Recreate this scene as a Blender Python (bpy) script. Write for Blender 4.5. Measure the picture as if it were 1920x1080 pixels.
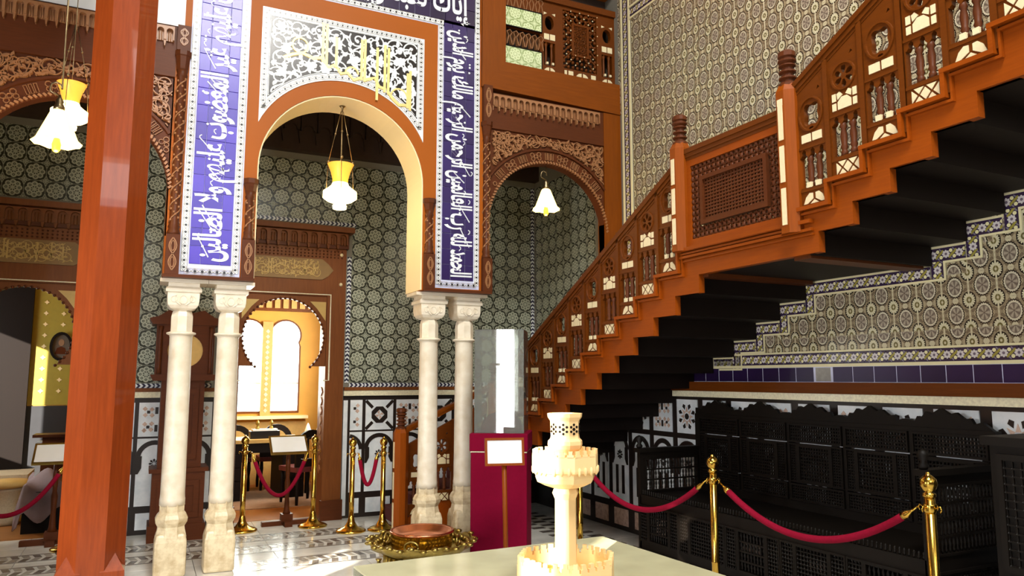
import bpy, bmesh, math, random
from math import pi, sin, cos, tan, atan2, sqrt, radians, hypot
from mathutils import Vector, Matrix
from mathutils.geometry import tessellate_polygon

for o in list(bpy.data.objects):
    bpy.data.objects.remove(o, do_unlink=True)
SC = bpy.context.scene
COL = SC.collection
rng = random.Random(7)

# ------------------------------------------------------------------ camera
cd = bpy.data.cameras.new('camera')
cd.sensor_width = 36.0
cd.lens = 1400.0 / 1920.0 * 36.0
cd.clip_start = 0.05
cam = bpy.data.objects.new('camera', cd)
COL.objects.link(cam)
cam.location = (0, 0, 1.58)
cam.rotation_euler = (radians(90 + 6.923), 0, radians(-26.071))
SC.camera = cam

# ------------------------------------------------------------------ world and daylight
wd = bpy.data.worlds.new('daylight')
SC.world = wd
wd.use_nodes = True
wn = wd.node_tree.nodes
wn['Background'].inputs[0].default_value = (0.80, 0.92, 1.0, 1)
wn['Background'].inputs[1].default_value = 5.0


def area(name, loc, target, sx, sy, energy, color):
    l = bpy.data.lights.new(name, 'AREA')
    l.shape = 'RECTANGLE'
    l.size = sx
    l.size_y = sy
    l.energy = energy
    l.color = color
    o = bpy.data.objects.new(name, l)
    COL.objects.link(o)
    o.location = loc
    d = Vector(target) - Vector(loc)
    o.rotation_euler = d.to_track_quat('-Z', 'Y').to_euler()
    return o


def point(name, loc, energy, color, r=0.04):
    l = bpy.data.lights.new(name, 'POINT')
    l.energy = energy
    l.color = color
    l.shadow_soft_size = r
    o = bpy.data.objects.new(name, l)
    COL.objects.link(o)
    o.location = loc
    return o


# sun through the left window, skylight through the tall hall windows
sl = bpy.data.lights.new('sun', 'SUN')
sl.energy = 30.0
sl.angle = radians(0.6)
sl.color = (1.0, 0.94, 0.82)
so = bpy.data.objects.new('sun', sl)
COL.objects.link(so)
so.location = (-8, -6, 6)
so.rotation_euler = Vector((1.0, 0.875, -0.42)).to_track_quat('-Z', 'Y').to_euler()
area('daylight_left_window', (-2.9, -1.3, 1.9), (1.5, 4.6, 1.4), 0.40, 2.9, 110, (0.98, 0.98, 1.0))
area('added_side_light', (-2.9, 2.65, 1.75), (1.0, 5.2, 1.8), 0.9, 0.75, 170, (0.97, 0.98, 1.0))  # added to brighten the post from the left; no known window there
area('daylight_roof_lantern', (0.9, -0.6, 8.7), (1.6, 6.7, 2.0), 3.0, 2.2, 900, (1.0, 0.965, 0.89))
area('daylight_rear_window', (1.0, -4.9, 5.6), (3.4, 5.0, 3.2), 3.6, 2.6, 80, (1.0, 0.92, 0.76))
# daylight at the far study windows, outside the panes
area('daylight_study_window', (1.67, 12.75, 1.9), (1.6, 9.0, 0.6), 1.3, 1.7, 300, (1.0, 0.97, 0.9))
area('added_study_light', (2.75, 10.6, 2.0), (1.2, 11.8, 1.4), 1.3, 1.4, 100, (1.0, 0.95, 0.84))  # added to brighten the dim study; its source is unseen
area('added_left_room_light', (-2.95, 10.4, 2.0), (-.9, 10.9, 1.2), 1.3, 1.4, 30, (1.0, 0.95, 0.84))  # extra light added for the dark left room, source out of view

SC.view_settings.view_transform = 'Standard'
SC.view_settings.look = 'None'
SC.view_settings.exposure = 0.0
SC.view_settings.gamma = 1.0
SC.view_settings.use_curve_mapping = False
SC.cycles.use_denoising = True
SC.cycles.max_bounces = 8
SC.cycles.transparent_max_bounces = 12
SC.cycles.sample_clamp_indirect = 6.0
SC.cycles.caustics_reflective = False
SC.cycles.caustics_refractive = False


# ------------------------------------------------------------------ materials
def lin(c):
    return tuple(((x / 255.0) / 12.92 if x / 255.0 <= 0.04045 else ((x / 255.0 + 0.055) / 1.055) ** 2.4) for x in c) + (1.0,)


class S:
    """a socket with arithmetic"""
    def __init__(s, g, sock):
        s.g, s.k = g, sock

    def op(s, o, a, b=None, c=None):
        return s.g.m(o, a, b, c)

    def __add__(s, b): return s.op('ADD', s, b)
    def __radd__(s, b): return s.op('ADD', b, s)
    def __sub__(s, b): return s.op('SUBTRACT', s, b)
    def __rsub__(s, b): return s.op('SUBTRACT', b, s)
    def __mul__(s, b): return s.op('MULTIPLY', s, b)
    def __rmul__(s, b): return s.op('MULTIPLY', b, s)
    def __truediv__(s, b): return s.op('DIVIDE', s, b)
    def lt(s, b): return s.op('LESS_THAN', s, b)
    def gt(s, b): return s.op('GREATER_THAN', s, b)
    def abs(s): return s.op('ABSOLUTE', s)
    def fr(s): return s.op('FRACT', s)
    def cos(s): return s.op('COSINE', s)
    def sin(s): return s.op('SINE', s)
    def max(s, b): return s.op('MAXIMUM', s, b)
    def min(s, b): return s.op('MINIMUM', s, b)


class G:
    def __init__(s, name):
        s.mat = bpy.data.materials.new(name)
        s.mat.use_nodes = True
        s.t = s.mat.node_tree
        s.n = s.t.nodes
        s.b = s.n['Principled BSDF']

    def new(s, typ, **kw):
        n = s.n.new(typ)
        for k, v in kw.items():
            setattr(n, k, v)
        return n

    def put(s, sock, v):
        if isinstance(v, S):
            s.t.links.new(v.k, sock)
        elif v is not None:
            sock.default_value = v

    def m(s, op, a, b=None, c=None):
        n = s.new('ShaderNodeMath', operation=op)
        s.put(n.inputs[0], a)
        s.put(n.inputs[1], b)
        if c is not None:
            s.put(n.inputs[2], c)
        return S(s, n.outputs[0])

    def obj(s):
        n = s.new('ShaderNodeTexCoord')
        x = s.new('ShaderNodeSeparateXYZ')
        s.t.links.new(n.outputs['Object'], x.inputs[0])
        return S(s, n.outputs['Object']), [S(s, x.outputs[i]) for i in range(3)]

    def hyp(s, a, b):
        return s.m('SQRT', a * a + b * b)

    def noise(s, scale=5.0, vec=None, detail=3.0, rough=0.55, mscale=None, out=0):
        n = s.new('ShaderNodeTexNoise')
        n.inputs['Scale'].default_value = scale
        n.inputs['Detail'].default_value = detail
        n.inputs['Roughness'].default_value = rough
        if vec is None:
            vec = s.obj()[0]
        if mscale:
            mp = s.new('ShaderNodeMapping')
            s.t.links.new(vec.k, mp.inputs[0])
            mp.inputs['Scale'].default_value = mscale
            vec = S(s, mp.outputs[0])
        s.t.links.new(vec.k, n.inputs['Vector'])
        return S(s, n.outputs[out])

    def mix(s, f, a, b):
        n = s.new('ShaderNodeMix', data_type='RGBA')
        s.put(n.inputs[0], f)
        s.put(n.inputs[6], a)
        s.put(n.inputs[7], b)
        return S(s, n.outputs[2])

    def ramp(s, f, *stops):
        n = s.new('ShaderNodeValToRGB')
        e = n.color_ramp.elements
        while len(e) < len(stops):
            e.new(0.5)
        for i, (p, c) in enumerate(stops):
            e[i].position = p
            e[i].color = c
        s.t.links.new(f.k, n.inputs[0])
        return S(s, n.outputs[0])

    def bump(s, h, strength=0.3, dist=0.01):
        n = s.new('ShaderNodeBump')
        n.inputs['Strength'].default_value = strength
        n.inputs['Distance'].default_value = dist
        s.t.links.new(h.k, n.inputs['Height'])
        s.t.links.new(n.outputs[0], s.b.inputs['Normal'])

    def fin(s, color=None, rough=0.5, metal=0.0, spec=None, coat=None, emit=None, es=0.0, trans=None, alpha=None, ior=None):
        b = s.b
        s.put(b.inputs['Base Color'], color)
        s.put(b.inputs['Roughness'], rough)
        s.put(b.inputs['Metallic'], metal)
        if spec is not None: s.put(b.inputs['Specular IOR Level'], spec)
        if coat is not None: s.put(b.inputs['Coat Weight'], coat)
        if emit is not None:
            s.put(b.inputs['Emission Color'], emit)
            s.put(b.inputs['Emission Strength'], es)
        if trans is not None: s.put(b.inputs['Transmission Weight'], trans)
        if alpha is not None: s.put(b.inputs['Alpha'], alpha)
        if ior is not None: s.put(b.inputs['IOR'], ior)
        return s.mat


def plain(name, rgb, rough=0.5, metal=0.0, var=0.12, scale=14.0, **kw):
    g = G(name)
    c = lin(rgb)
    d = tuple(x * (1 - var) for x in c[:3]) + (1,)
    u = tuple(min(1, x * (1 + var)) for x in c[:3]) + (1,)
    return g.fin(g.mix(g.noise(scale), d, u), rough, metal, **kw)


def wood(name, c1, c2, axis=2, scale=3.0, rough=0.35, bump=0.08, coat=None, spec=0.18):
    g = G(name)
    ms = [22.0, 22.0, 22.0]
    ms[axis] = 1.6
    f = g.noise(scale, None, 5.0, 0.65, tuple(ms))
    f2 = g.noise(scale * 0.5, None, 2.0, 0.5)
    c = g.mix(f, lin(c1), lin(c2))
    c = g.mix(f2 * 0.45, c, lin(tuple(x * 0.6 for x in c1)))
    g.bump(f, bump, 0.004)
    return g.fin(c, rough, coat=coat, spec=spec)


M = {}
M['wood_post'] = wood('polished_post_wood', (104, 38, 10), (160, 70, 24), 2, 3.0, 0.3, coat=0.5)
M['wood_stair'] = wood('stair_wood', (84, 40, 5), (122, 60, 9), 1, 3.0, 0.42)
M['wood_string_lit'] = wood('lit_string_wood', (128, 54, 5), (166, 78, 10), 1, 3.0, 0.4)  # brighter copy of the stair wood, its lit look put into the colour
M['wood_stair_v'] = wood('stair_post_wood', (122, 56, 6), (162, 78, 12), 2, 3.0, 0.4)
M['wood_brown'] = wood('carved_brown_wood', (76, 36, 14), (106, 54, 24), 0, 4.0, 0.45)
M['hall_wood'] = wood('dark_hall_panelling', (84, 56, 38), (110, 76, 50), 2, 2.0, 0.6)
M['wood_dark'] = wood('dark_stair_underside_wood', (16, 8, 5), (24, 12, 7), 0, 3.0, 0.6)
M['wood_black'] = wood('ebonised_wood', (13, 9, 6), (21, 15, 10), 2, 4.0, 0.5)
M['wood_beam'] = wood('orange_beam_wood', (112, 54, 5), (150, 76, 12), 0, 2.4, 0.4)
M['wood_beam_v'] = wood('orange_board_wood', (112, 54, 5), (150, 76, 12), 2, 2.4, 0.4)
M['wood_carve'] = plain('carved_relief_wood', (150, 102, 64), 0.38, var=0.2, scale=30)
M['wood_portal'] = wood('portal_wood', (104, 56, 22), (140, 82, 38), 2, 3.0, 0.42)
M['plaster'] = plain('ochre_painted_plaster', (160, 84, 20), 0.45, var=0.1, scale=2.5, spec=0.15)
M['white_wall'] = plain('white_plaster', (236, 234, 230), 0.55, var=0.04, scale=3)
M['cream'] = plain('cream_arch_lining', (246, 226, 178), 0.5, var=0.04, scale=4)
M['white_tile'] = plain('white_glazed_tile', (232, 236, 238), 0.3, var=0.04, scale=8)
M['cream_tile'] = plain('cream_tile_edging', (222, 212, 168), 0.3, var=0.06)
M['dark_panel'] = plain('dark_slate_panel', (40, 40, 44), 0.5, var=0.3, scale=6)
M['olive_paper'] = plain('olive_gold_wall_paper', (158, 142, 52), 0.6, var=0.12, scale=20)
M['black_tile'] = plain('black_glazed_tile', (34, 28, 26), 0.25, var=0.3, scale=9)
M['ivory'] = plain('ivory_inlay', (226, 211, 170), 0.4, var=0.1, scale=60)
M['mop'] = plain('mother_of_pearl', (232, 218, 186), 0.22, var=0.35, scale=55)
M['cartouche'] = plain('dull_gold_board', (128, 96, 44), 0.5, var=0.15)
M['dull_gold'] = plain('dull_gold_relief', (186, 154, 84), 0.45, var=0.15)
M['gold'] = plain('gilded_letters', (232, 206, 132), 0.35, 0.35, var=0.1, scale=20)
M['brass'] = plain('polished_brass', (214, 172, 74), 0.2, 1.0, var=0.12, scale=12)
M['brass_old'] = plain('aged_brass', (168, 146, 78), 0.36, 1.0, var=0.3, scale=26)
M['copper'] = plain('polished_copper', (222, 140, 100), 0.26, 1.0, var=0.12, scale=8)
M['velvet'] = plain('crimson_rope_velvet', (132, 12, 40), 0.85, var=0.25, scale=80, spec=0.1)
M['red_cloth'] = plain('crimson_plinth_cloth', (122, 6, 42), 0.8, var=0.12, scale=40, spec=0.08)
M['red_carpet'] = plain('dark_red_stair_carpet', (92, 34, 30), 0.95, var=0.3, scale=60)
M['paper'] = plain('white_card', (246, 246, 242), 0.6, var=0.02)
M['grey_cloth'] = plain('grey_mauve_cloth', (150, 130, 132), 0.9, var=0.25, scale=9)
M['yellow_wall'] = plain('yellow_study_plaster', (222, 168, 66), 0.6, var=0.12, scale=5)
M['tan_wall'] = plain('tan_dado_panel', (206, 168, 96), 0.6, var=0.2, scale=14)
M['dark_ceiling'] = plain('dark_carved_ceiling', (52, 34, 22), 0.6, var=0.3, scale=12)
M['grout'] = plain('grey_grout', (120, 116, 104), 0.7, var=0.1)
M['grout_blue'] = plain('pale_blue_grout', (206, 208, 232), 0.5, var=0.05)
M['marble_dark'] = plain('dark_dado_marble', (36, 28, 24), 0.3, var=0.3, scale=10)
M['grey_tile'] = plain('grey_cement_tile', (150, 146, 138), 0.7, var=0.3, scale=30)
M['wicker'] = plain('pale_wicker', (196, 180, 150), 0.8, var=0.25, scale=60)
M['rug'] = plain('faded_rug', (150, 118, 92), 0.95, var=0.35, scale=16)
M['black_iron'] = plain('black_lacquer', (26, 24, 24), 0.3, var=0.2)
M['steel'] = plain('lamp_chain_metal', (150, 130, 96), 0.35, 1.0, var=0.1)


def marble(name, base, vein, scale=6.0, rough=0.3, amount=0.5):
    g = G(name)
    n = g.noise(scale, None, 8.0, 0.65)
    n2 = g.noise(scale * 4, None, 4.0, 0.6)
    f = g.ramp(n, (0.42, (0, 0, 0, 1)), (0.68, (1, 1, 1, 1)))
    c = g.mix(f, lin(base), lin(vein))
    c = g.mix(n2 * amount, c, lin(tuple(min(255, x * 1.06) for x in base)))
    return g.fin(c, rough)


M['marble_column'] = marble('cream_column_marble', (230, 220, 200), (206, 188, 158), 9.0, 0.32)
M['marble_base'] = marble('mottled_base_marble', (222, 206, 172), (176, 150, 108), 13.0, 0.35, 0.3)
M['marble_floor'] = marble('white_floor_marble', (224, 222, 214), (188, 186, 178), 3.0, 0.14, 0.3)
M['marble_panel'] = marble('white_dado_marble', (226, 230, 232), (188, 198, 204), 5.0, 0.25, 0.3)
M['marble_pink'] = marble('pink_dado_marble', (206, 178, 160), (150, 116, 100), 20.0, 0.3, 0.3)
M['alabaster'] = plain('alabaster', (244, 208, 150), 0.45, var=0.05, scale=9)
M['inlay_grey'] = plain('grey_floor_inlay', (156, 150, 140), 0.2, var=0.3, scale=6)
M['inlay_dark'] = plain('dark_floor_inlay', (104, 96, 88), 0.2, var=0.3, scale=6)
g = G('red_carpet_floor')
M['floor_wood'] = wood('warm_floor_boards', (150, 92, 44), (196, 132, 70), 0, 2.0, 0.3)


def glaze_blue(name, c, d):
    g = G(name)
    n = g.noise(5.0, None, 3.0)
    info = g.new('ShaderNodeObjectInfo')
    r = S(g, info.outputs['Random'])
    col = g.mix(n * 0.5 + r * 0.45, lin(c), lin(d))
    return g.fin(col, 0.3)


M['blue_tile_lit'] = glaze_blue('lit_blue_glazed_tile', (84, 62, 196), (52, 38, 140))  # left pier blue, its brighter light level put into the colour
M['blue_tile_shade'] = glaze_blue('shaded_blue_glazed_tile', (52, 32, 104), (34, 18, 62))  # the same blue on the right pier, shade put into the colour
M['plum_tile'] = glaze_blue('dark_plum_glazed_tile', (44, 22, 70), (28, 14, 44))


def rosette(name, dark, light, p):
    """eight-ring rosette with corner leaves, one to a tile (object coordinates, tile centred)"""
    g = G(name)
    vec, (x, y, z) = g.obj()
    def go(u, v):
        u = (u / p + 0.5).fr() - 0.5
        v = (v / p + 0.5).fr() - 0.5
        r = g.hyp(u, v)
        a = g.m('ARCTAN2', v, u)
        k = pi / 4
        a = ((a / k + 0.5).fr() - 0.5) * k
        px, py = r * a.cos(), r * a.sin()
        d = g.hyp(px - 0.30, py)
        ring = (d - 0.105).abs().lt(0.042)
        dot = d.lt(0.028)
        star = g.hyp((px - 0.09) * 0.55, py * 1.5).lt(0.042)
        hub = r.lt(0.03)
        cu, cv = 0.5 - u.abs(), 0.5 - v.abs()
        la = cu + cv * 2.4
        lb = cv + cu * 2.4
        leaf = ((la - 0.30).abs().lt(0.035)).max((lb - 0.30).abs().lt(0.035))
        leaf = leaf.max(la.lt(0.16)).max(lb.lt(0.16)) * r.gt(0.44)
        ring = ring.max(hub)
        edge = cu.min(cv).lt(0.012)
        return ring.max(dot).max(star).max(leaf).max(edge)
    # tiles lie in xz (back walls) or yz (side walls): the flat axis carries ~0
    nrm = g.new('ShaderNodeNewGeometry')
    sx = g.new('ShaderNodeSeparateXYZ')
    g.t.links.new(nrm.outputs['True Normal'], sx.inputs[0])
    side = S(g, sx.outputs[0]).abs().gt(0.5)
    u = y * side + x * (1.0 - side)
    f = go(u, z)
    c = g.mix(f, lin(dark), lin(light))
    c = g.mix(g.noise(3.0) * 0.45, c, lin(dark))
    return g.fin(c, 0.22)


PB = 0.185
M['rosette'] = rosette('rosette_wall_tile', (54, 56, 46), (186, 190, 170), PB)
M['rosette_green'] = rosette('green_rosette_tile', (150, 168, 110), (226, 236, 190), 0.155)


def medallion(name):
    """lattice of scalloped medallions and small flowers; cell PU x PV, object coordinates"""
    g = G(name)
    vec, (x, y, z) = g.obj()
    u = y / PU
    v = z / PV
    def cell(du, dv):
        return (u + (0.5 + du)).fr() - 0.5, (v + (0.5 + dv)).fr() - 0.5
    cu, cv = cell(0, 0)
    r = g.hyp(cu * 1.3, cv)
    a = g.m('ARCTAN2', cv, cu * 1.3)
    sc = (a * 11.0).cos().abs() * 0.03
    edge = r + sc - 0.03
    big = edge.lt(0.335)
    bigin = r.lt(0.275)
    leafy = ((a * 6.0).cos() * 0.5 + 0.5) * r.lt(0.25) * r.gt(0.04)
    fu, fv = cell(0.5, 0.5)
    r2 = g.hyp(fu * 1.25, fv)
    a2 = g.m('ARCTAN2', fv, fu)
    pet = r2.lt((a2 * 8.0).cos().abs() * 0.07 + 0.205)
    core = r2.lt(0.12)
    # scrolling lattice bands joining the medallions
    w = (u * (2 * pi)).cos() + (v * (2 * pi)).cos()
    band = w.abs().lt(0.34)
    stem = cu.abs().lt(0.035).max(fu.abs().lt(0.03))
    star = g.hyp(cu, (cv.abs() - 0.5)).lt(0.11)
    dots = g.hyp(((u * 4.0).fr() - 0.5), ((v * 4.0).fr() - 0.5)).lt(0.3)
    DK, CR = lin((40, 32, 26)), lin((214, 203, 168))
    line = ((u * 2.0 + v * 2.0).fr() - 0.5).abs().lt(0.16).max(((u * 2.0 - v * 2.0).fr() - 0.5).abs().lt(0.16))
    c = g.mix(dots * 0.7, lin((150, 134, 106)), lin((74, 60, 48)))
    c = g.mix(line * 0.75, c, lin((190, 174, 138)))
    c = g.mix(band * dots * 0.7, c, lin((96, 78, 62)))
    c = g.mix(r2.lt(0.315), c, DK)
    c = g.mix(stem, c, CR)
    c = g.mix(star, c, CR)
    c = g.mix(pet, c, lin((220, 212, 176)))
    c = g.mix(core, c, lin((116, 106, 60)))
    c = g.mix(r2.lt(0.05), c, CR)
    c = g.mix(edge.lt(0.385), c, DK)
    c = g.mix(big, c, lin((218, 208, 180)))
    c = g.mix(bigin, c, lin((112, 98, 86)))
    c = g.mix(leafy * 0.75, c, lin((200, 186, 162)))
    c = g.mix(0.2, c, lin((30, 22, 12)))
    return g.fin(c, 0.25)


PU, PV = 0.176, 0.173
M['medallion'] = medallion('medallion_wall_tile')


def flower(name, axis_long, P=0.0):
    """border tile: white flower heads and olive leaves on deep blue"""
    g = G(name)
    vec, (x, y, z) = g.obj()
    u, v = (y, z) if axis_long == 'y' else (z, y)
    u = (u / 0.088 + 0.5).fr() - 0.5
    u2 = (u + 1.0).fr() - 0.5
    v = v / 0.088
    r = g.hyp(u, v)
    a = g.m('ARCTAN2', v, u)
    fl = r.lt((a * 4.0).cos().abs() * 0.08 + 0.22)
    cr = r.lt(0.1)
    r2 = g.hyp(u2, v)
    lv = (u2 * 0.8 + v * 0.9).abs().lt(0.1) * r2.lt(0.42)
    lv2 = (g.hyp(u2 - 0.12, v - 0.22).lt(0.13)).max(g.hyp(u2 + 0.12, v + 0.22).lt(0.13))
    bl = (u * 0.7 - v * 0.9).abs().lt(0.06) * r.gt(0.3)
    c = g.mix(g.noise(9.0), lin((44, 30, 74)), lin((62, 46, 50)))
    c = g.mix(bl, c, lin((120, 112, 128)))
    c = g.mix(lv, c, lin((150, 140, 62)))
    c = g.mix(lv2, c, lin((226, 218, 168)))
    c = g.mix(fl, c, lin((206, 198, 196)))
    c = g.mix(cr, c, lin((110, 96, 110)))
    return g.fin(c, 0.25)


M['flower_y'] = flower('flower_border_tile', 'y')
M['flower_z'] = flower('flower_border_tile_upright', 'z')


def chevron(name, axis):
    g = G(name)
    vec, (x, y, z) = g.obj()
    nrm = g.new('ShaderNodeNewGeometry')
    sx = g.new('ShaderNodeSeparateXYZ')
    g.t.links.new(nrm.outputs['True Normal'], sx.inputs[0])
    side = S(g, sx.outputs[0]).abs().gt(0.5)
    h = y * side + x * (1.0 - side)
    u, v = (h, z) if axis == 'h' else (z, h)
    w = (u / 0.05 + v.abs() / 0.05 * 0.9).fr()
    f = (w - 0.5).abs().lt(0.24)
    e = v.abs().gt(0.036)
    c = g.mix(f.max(e), lin((46, 44, 66)), lin((214, 218, 220)))
    return g.fin(c, 0.25)


M['chev_h'] = chevron('chevron_border_tile', 'h')
M['chev_v'] = chevron('chevron_border_tile_upright', 'v')


def glassy(name, tint=(0.95, 0.97, 0.94), haze=0.12, rough=0.02, hazecol=(200, 204, 196), gloss=None):
    m = bpy.data.materials.new(name)
    m.use_nodes = True
    t = m.node_tree
    t.nodes.clear()
    out = t.nodes.new('ShaderNodeOutputMaterial')
    tr = t.nodes.new('ShaderNodeBsdfTransparent')
    tr.inputs[0].default_value = tint + (1,)
    df = t.nodes.new('ShaderNodeBsdfDiffuse')
    nz = t.nodes.new('ShaderNodeTexNoise')
    nz.inputs['Scale'].default_value = 5.0
    tc = t.nodes.new('ShaderNodeTexCoord')
    t.links.new(tc.outputs['Object'], nz.inputs['Vector'])
    mr = t.nodes.new('ShaderNodeMapRange')
    mr.inputs[3].default_value = haze * 0.8
    mr.inputs[4].default_value = haze * 1.2
    t.links.new(nz.outputs[0], mr.inputs[0])
    df.inputs[0].default_value = lin(hazecol)
    mx = t.nodes.new('ShaderNodeMixShader')
    t.links.new(mr.outputs[0], mx.inputs[0])
    t.links.new(tr.outputs[0], mx.inputs[1])
    t.links.new(df.outputs[0], mx.inputs[2])
    gl = t.nodes.new('ShaderNodeBsdfGlossy')
    gl.inputs['Roughness'].default_value = rough
    fr = t.nodes.new('ShaderNodeFresnel')
    fr.inputs[0].default_value = gloss or 1.5
    mx2 = t.nodes.new('ShaderNodeMixShader')
    t.links.new(fr.outputs[0], mx2.inputs[0])
    t.links.new(mx.outputs[0], mx2.inputs[1])
    t.links.new(gl.outputs[0], mx2.inputs[2])
    t.links.new(mx2.outputs[0], out.inputs[0])
    return m


M['acrylic'] = glassy('hazed_acrylic', haze=0.2)  # pale haze mixed in to whiten and brighten the acrylic
M['case_top'] = glassy('hazed_case_glass', haze=0.72, rough=0.08, hazecol=(226, 221, 180))  # bright reflection on the glass put in as a pale haze colour
M['case_side'] = glassy('case_side_glass', haze=0.3, hazecol=(206, 204, 170))
M['pane'] = glassy('window_pane_glass', haze=0.06)


def glow(name, rgb, strength, rough=0.4):
    g = G(name)
    c = lin(rgb)
    n = g.noise(14.0)
    return g.fin(c, rough, emit=c, es=n * 0.4 * strength + strength * 0.8)


M['lamp_glow'] = glow('lit_lamp_glass', (255, 226, 150), 9.0)
M['lamp_neck'] = glow('amber_lamp_neck', (236, 164, 60), 0.9)
M['bulb'] = glow('amber_bulb', (255, 196, 40), 3.0)
M['shade'] = glow('lit_tulip_shade', (255, 224, 140), 3.2)

# ------------------------------------------------------------------ geometry helpers
def FY(y0, ox=0.0, oz=0.0):
    """plane facing the camera side of the hall: u = x, v = z, n = towards -y"""
    return lambda u, v, n: (ox + u, y0 - n, oz + v)


def FX(x0, oy=0.0, oz=0.0):
    """plane facing -x: u = y, v = z, n = towards -x"""
    return lambda u, v, n: (x0 - n, oy + u, oz + v)


def FZ(z0=0.0, ox=0.0, oy=0.0):
    return lambda u, v, n: (ox + u, oy + v, z0 + n)


class MB:
    def __init__(s):
        s.v, s.f, s.sm = [], [], []

    def add(s, vs, fs, smooth=False):
        b = len(s.v)
        s.v.extend(vs)
        for f in fs:
            s.f.append(tuple(b + i for i in f))
            s.sm.append(smooth)
        return s

    def box(s, x0, x1, y0, y1, z0, z1):
        vs = [(x, y, z) for x in (x0, x1) for y in (y0, y1) for z in (z0, z1)]
        return s.add(vs, [(0, 1, 3, 2), (4, 6, 7, 5), (0, 4, 5, 1), (2, 3, 7, 6), (0, 2, 6, 4), (1, 5, 7, 3)])

    def fbox(s, F, u0, u1, v0, v1, n0, n1):
        vs = [F(u, v, n) for u in (u0, u1) for v in (v0, v1) for n in (n0, n1)]
        return s.add(vs, [(0, 1, 3, 2), (4, 6, 7, 5), (0, 4, 5, 1), (2, 3, 7, 6), (0, 2, 6, 4), (1, 5, 7, 3)])

    def bar(s, F, a, b, w, n0, n1):
        """flat bar between two points of a plane"""
        du, dv = b[0] - a[0], b[1] - a[1]
        L = hypot(du, dv) or 1e-6
        pu, pv = -dv / L * w / 2, du / L * w / 2
        return s.prism(F, [(a[0] + pu, a[1] + pv), (a[0] - pu, a[1] - pv), (b[0] - pu, b[1] - pv), (b[0] + pu, b[1] + pv)], n0, n1)

    def prism(s, F, outer, n0, n1, holes=(), back=True):
        loops = [list(outer)] + [list(h) for h in holes]
        flat = [p for l in loops for p in l]
        N = len(flat)
        if holes or N > 4:
            tri = tessellate_polygon([[Vector((p[0], p[1], 0)) for p in l] for l in loops])
        else:
            tri = [tuple(range(N))]
        vs = [F(p[0], p[1], n1) for p in flat] + [F(p[0], p[1], n0) for p in flat]
        fs = [tuple(t) for t in tri]
        if back:
            fs += [tuple(N + i for i in reversed(t)) for t in tri]
        b = 0
        for l in loops:
            k = len(l)
            for i in range(k):
                j = (i + 1) % k
                fs.append((b + i, b + j, N + b + j, N + b + i))
            b += k
        return s.add(vs, fs)

    def strip(s, F, pts, w, n0, n1, closed=False):
        """flat ribbon along a path in a plane; w is a width or a list"""
        k = len(pts)
        if k < 2:
            return s
        vs = []
        for i, p in enumerate(pts):
            if closed:
                a, b = pts[i - 1], pts[(i + 1) % k]
            else:
                a, b = pts[max(0, i - 1)], pts[min(k - 1, i + 1)]
            du, dv = b[0] - a[0], b[1] - a[1]
            L = hypot(du, dv) or 1e-6
            h = (w[i] if isinstance(w, (list, tuple)) else w) / 2
            pu, pv = -dv / L * h, du / L * h
            vs += [F(p[0] + pu, p[1] + pv, n0), F(p[0] + pu * .7, p[1] + pv * .7, n1), F(p[0] - pu * .7, p[1] - pv * .7, n1), F(p[0] - pu, p[1] - pv, n0)]
        fs = []
        for i in range(k if closed else k - 1):
            a, b = 4 * i, 4 * ((i + 1) % k)
            fs += [(a, b, b + 1, a + 1), (a + 1, b + 1, b + 2, a + 2), (a + 2, b + 2, b + 3, a + 3)]
        if not closed:
            fs += [(0, 1, 2, 3), (4 * k - 4, 4 * k - 1, 4 * k - 2, 4 * k - 3)]
        return s.add(vs, fs)

    def lathe(s, prof, o=(0, 0, 0), seg=16, smooth=True, a0=0.0, cap=True, sq=None):
        vs, fs = [], []
        k = len(prof)
        for r, z in prof:
            for i in range(seg):
                a = a0 + 2 * pi * i / seg
                vs.append((o[0] + r * cos(a), o[1] + r * sin(a), o[2] + z))
        for j in range(k - 1):
            for i in range(seg):
                i2 = (i + 1) % seg
                fs.append((j * seg + i, j * seg + i2, (j + 1) * seg + i2, (j + 1) * seg + i))
        s.add(vs, fs, smooth)
        if cap:
            b = len(s.v) - k * seg
            s.f.append(tuple(b + i for i in reversed(range(seg)))); s.sm.append(False)
            s.f.append(tuple(b + (k - 1) * seg + i for i in range(seg))); s.sm.append(False)
        return s

    def tube(s, pts, r, seg=8, smooth=True, cap=True):
        k = len(pts)
        vs, fs = [], []
        prev = None
        for i in range(k):
            a, b = Vector(pts[max(0, i - 1)]), Vector(pts[min(k - 1, i + 1)])
            d = (b - a)
            d = d.normalized() if d.length > 1e-9 else Vector((0, 0, 1))
            if prev is None:
                n = d.orthogonal().normalized()
            else:
                n = (prev - d * prev.dot(d))
                n = n.normalized() if n.length > 1e-6 else d.orthogonal().normalized()
            prev = n
            t = d.cross(n)
            rr = r[i] if isinstance(r, (list, tuple)) else r
            for j in range(seg):
                an = 2 * pi * j / seg
                vs.append(tuple(Vector(pts[i]) + (n * cos(an) + t * sin(an)) * rr))
        for i in range(k - 1):
            for j in range(seg):
                j2 = (j + 1) % seg
                fs.append((i * seg + j, i * seg + j2, (i + 1) * seg + j2, (i + 1) * seg + j))
        s.add(vs, fs, smooth)
        if cap:
            b = len(s.v) - k * seg
            s.f.append(tuple(b + i for i in reversed(range(seg)))); s.sm.append(False)
            s.f.append(tuple(b + (k - 1) * seg + i for i in range(seg))); s.sm.append(False)
        return s

    def ball(s, c, r, seg=10, rings=6, sz=1.0):
        return s.lathe([(max(1e-4, r * sin(pi * i / rings)), -r * sz * cos(pi * i / rings)) for i in range(rings + 1)], c, seg, True, cap=False)

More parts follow.
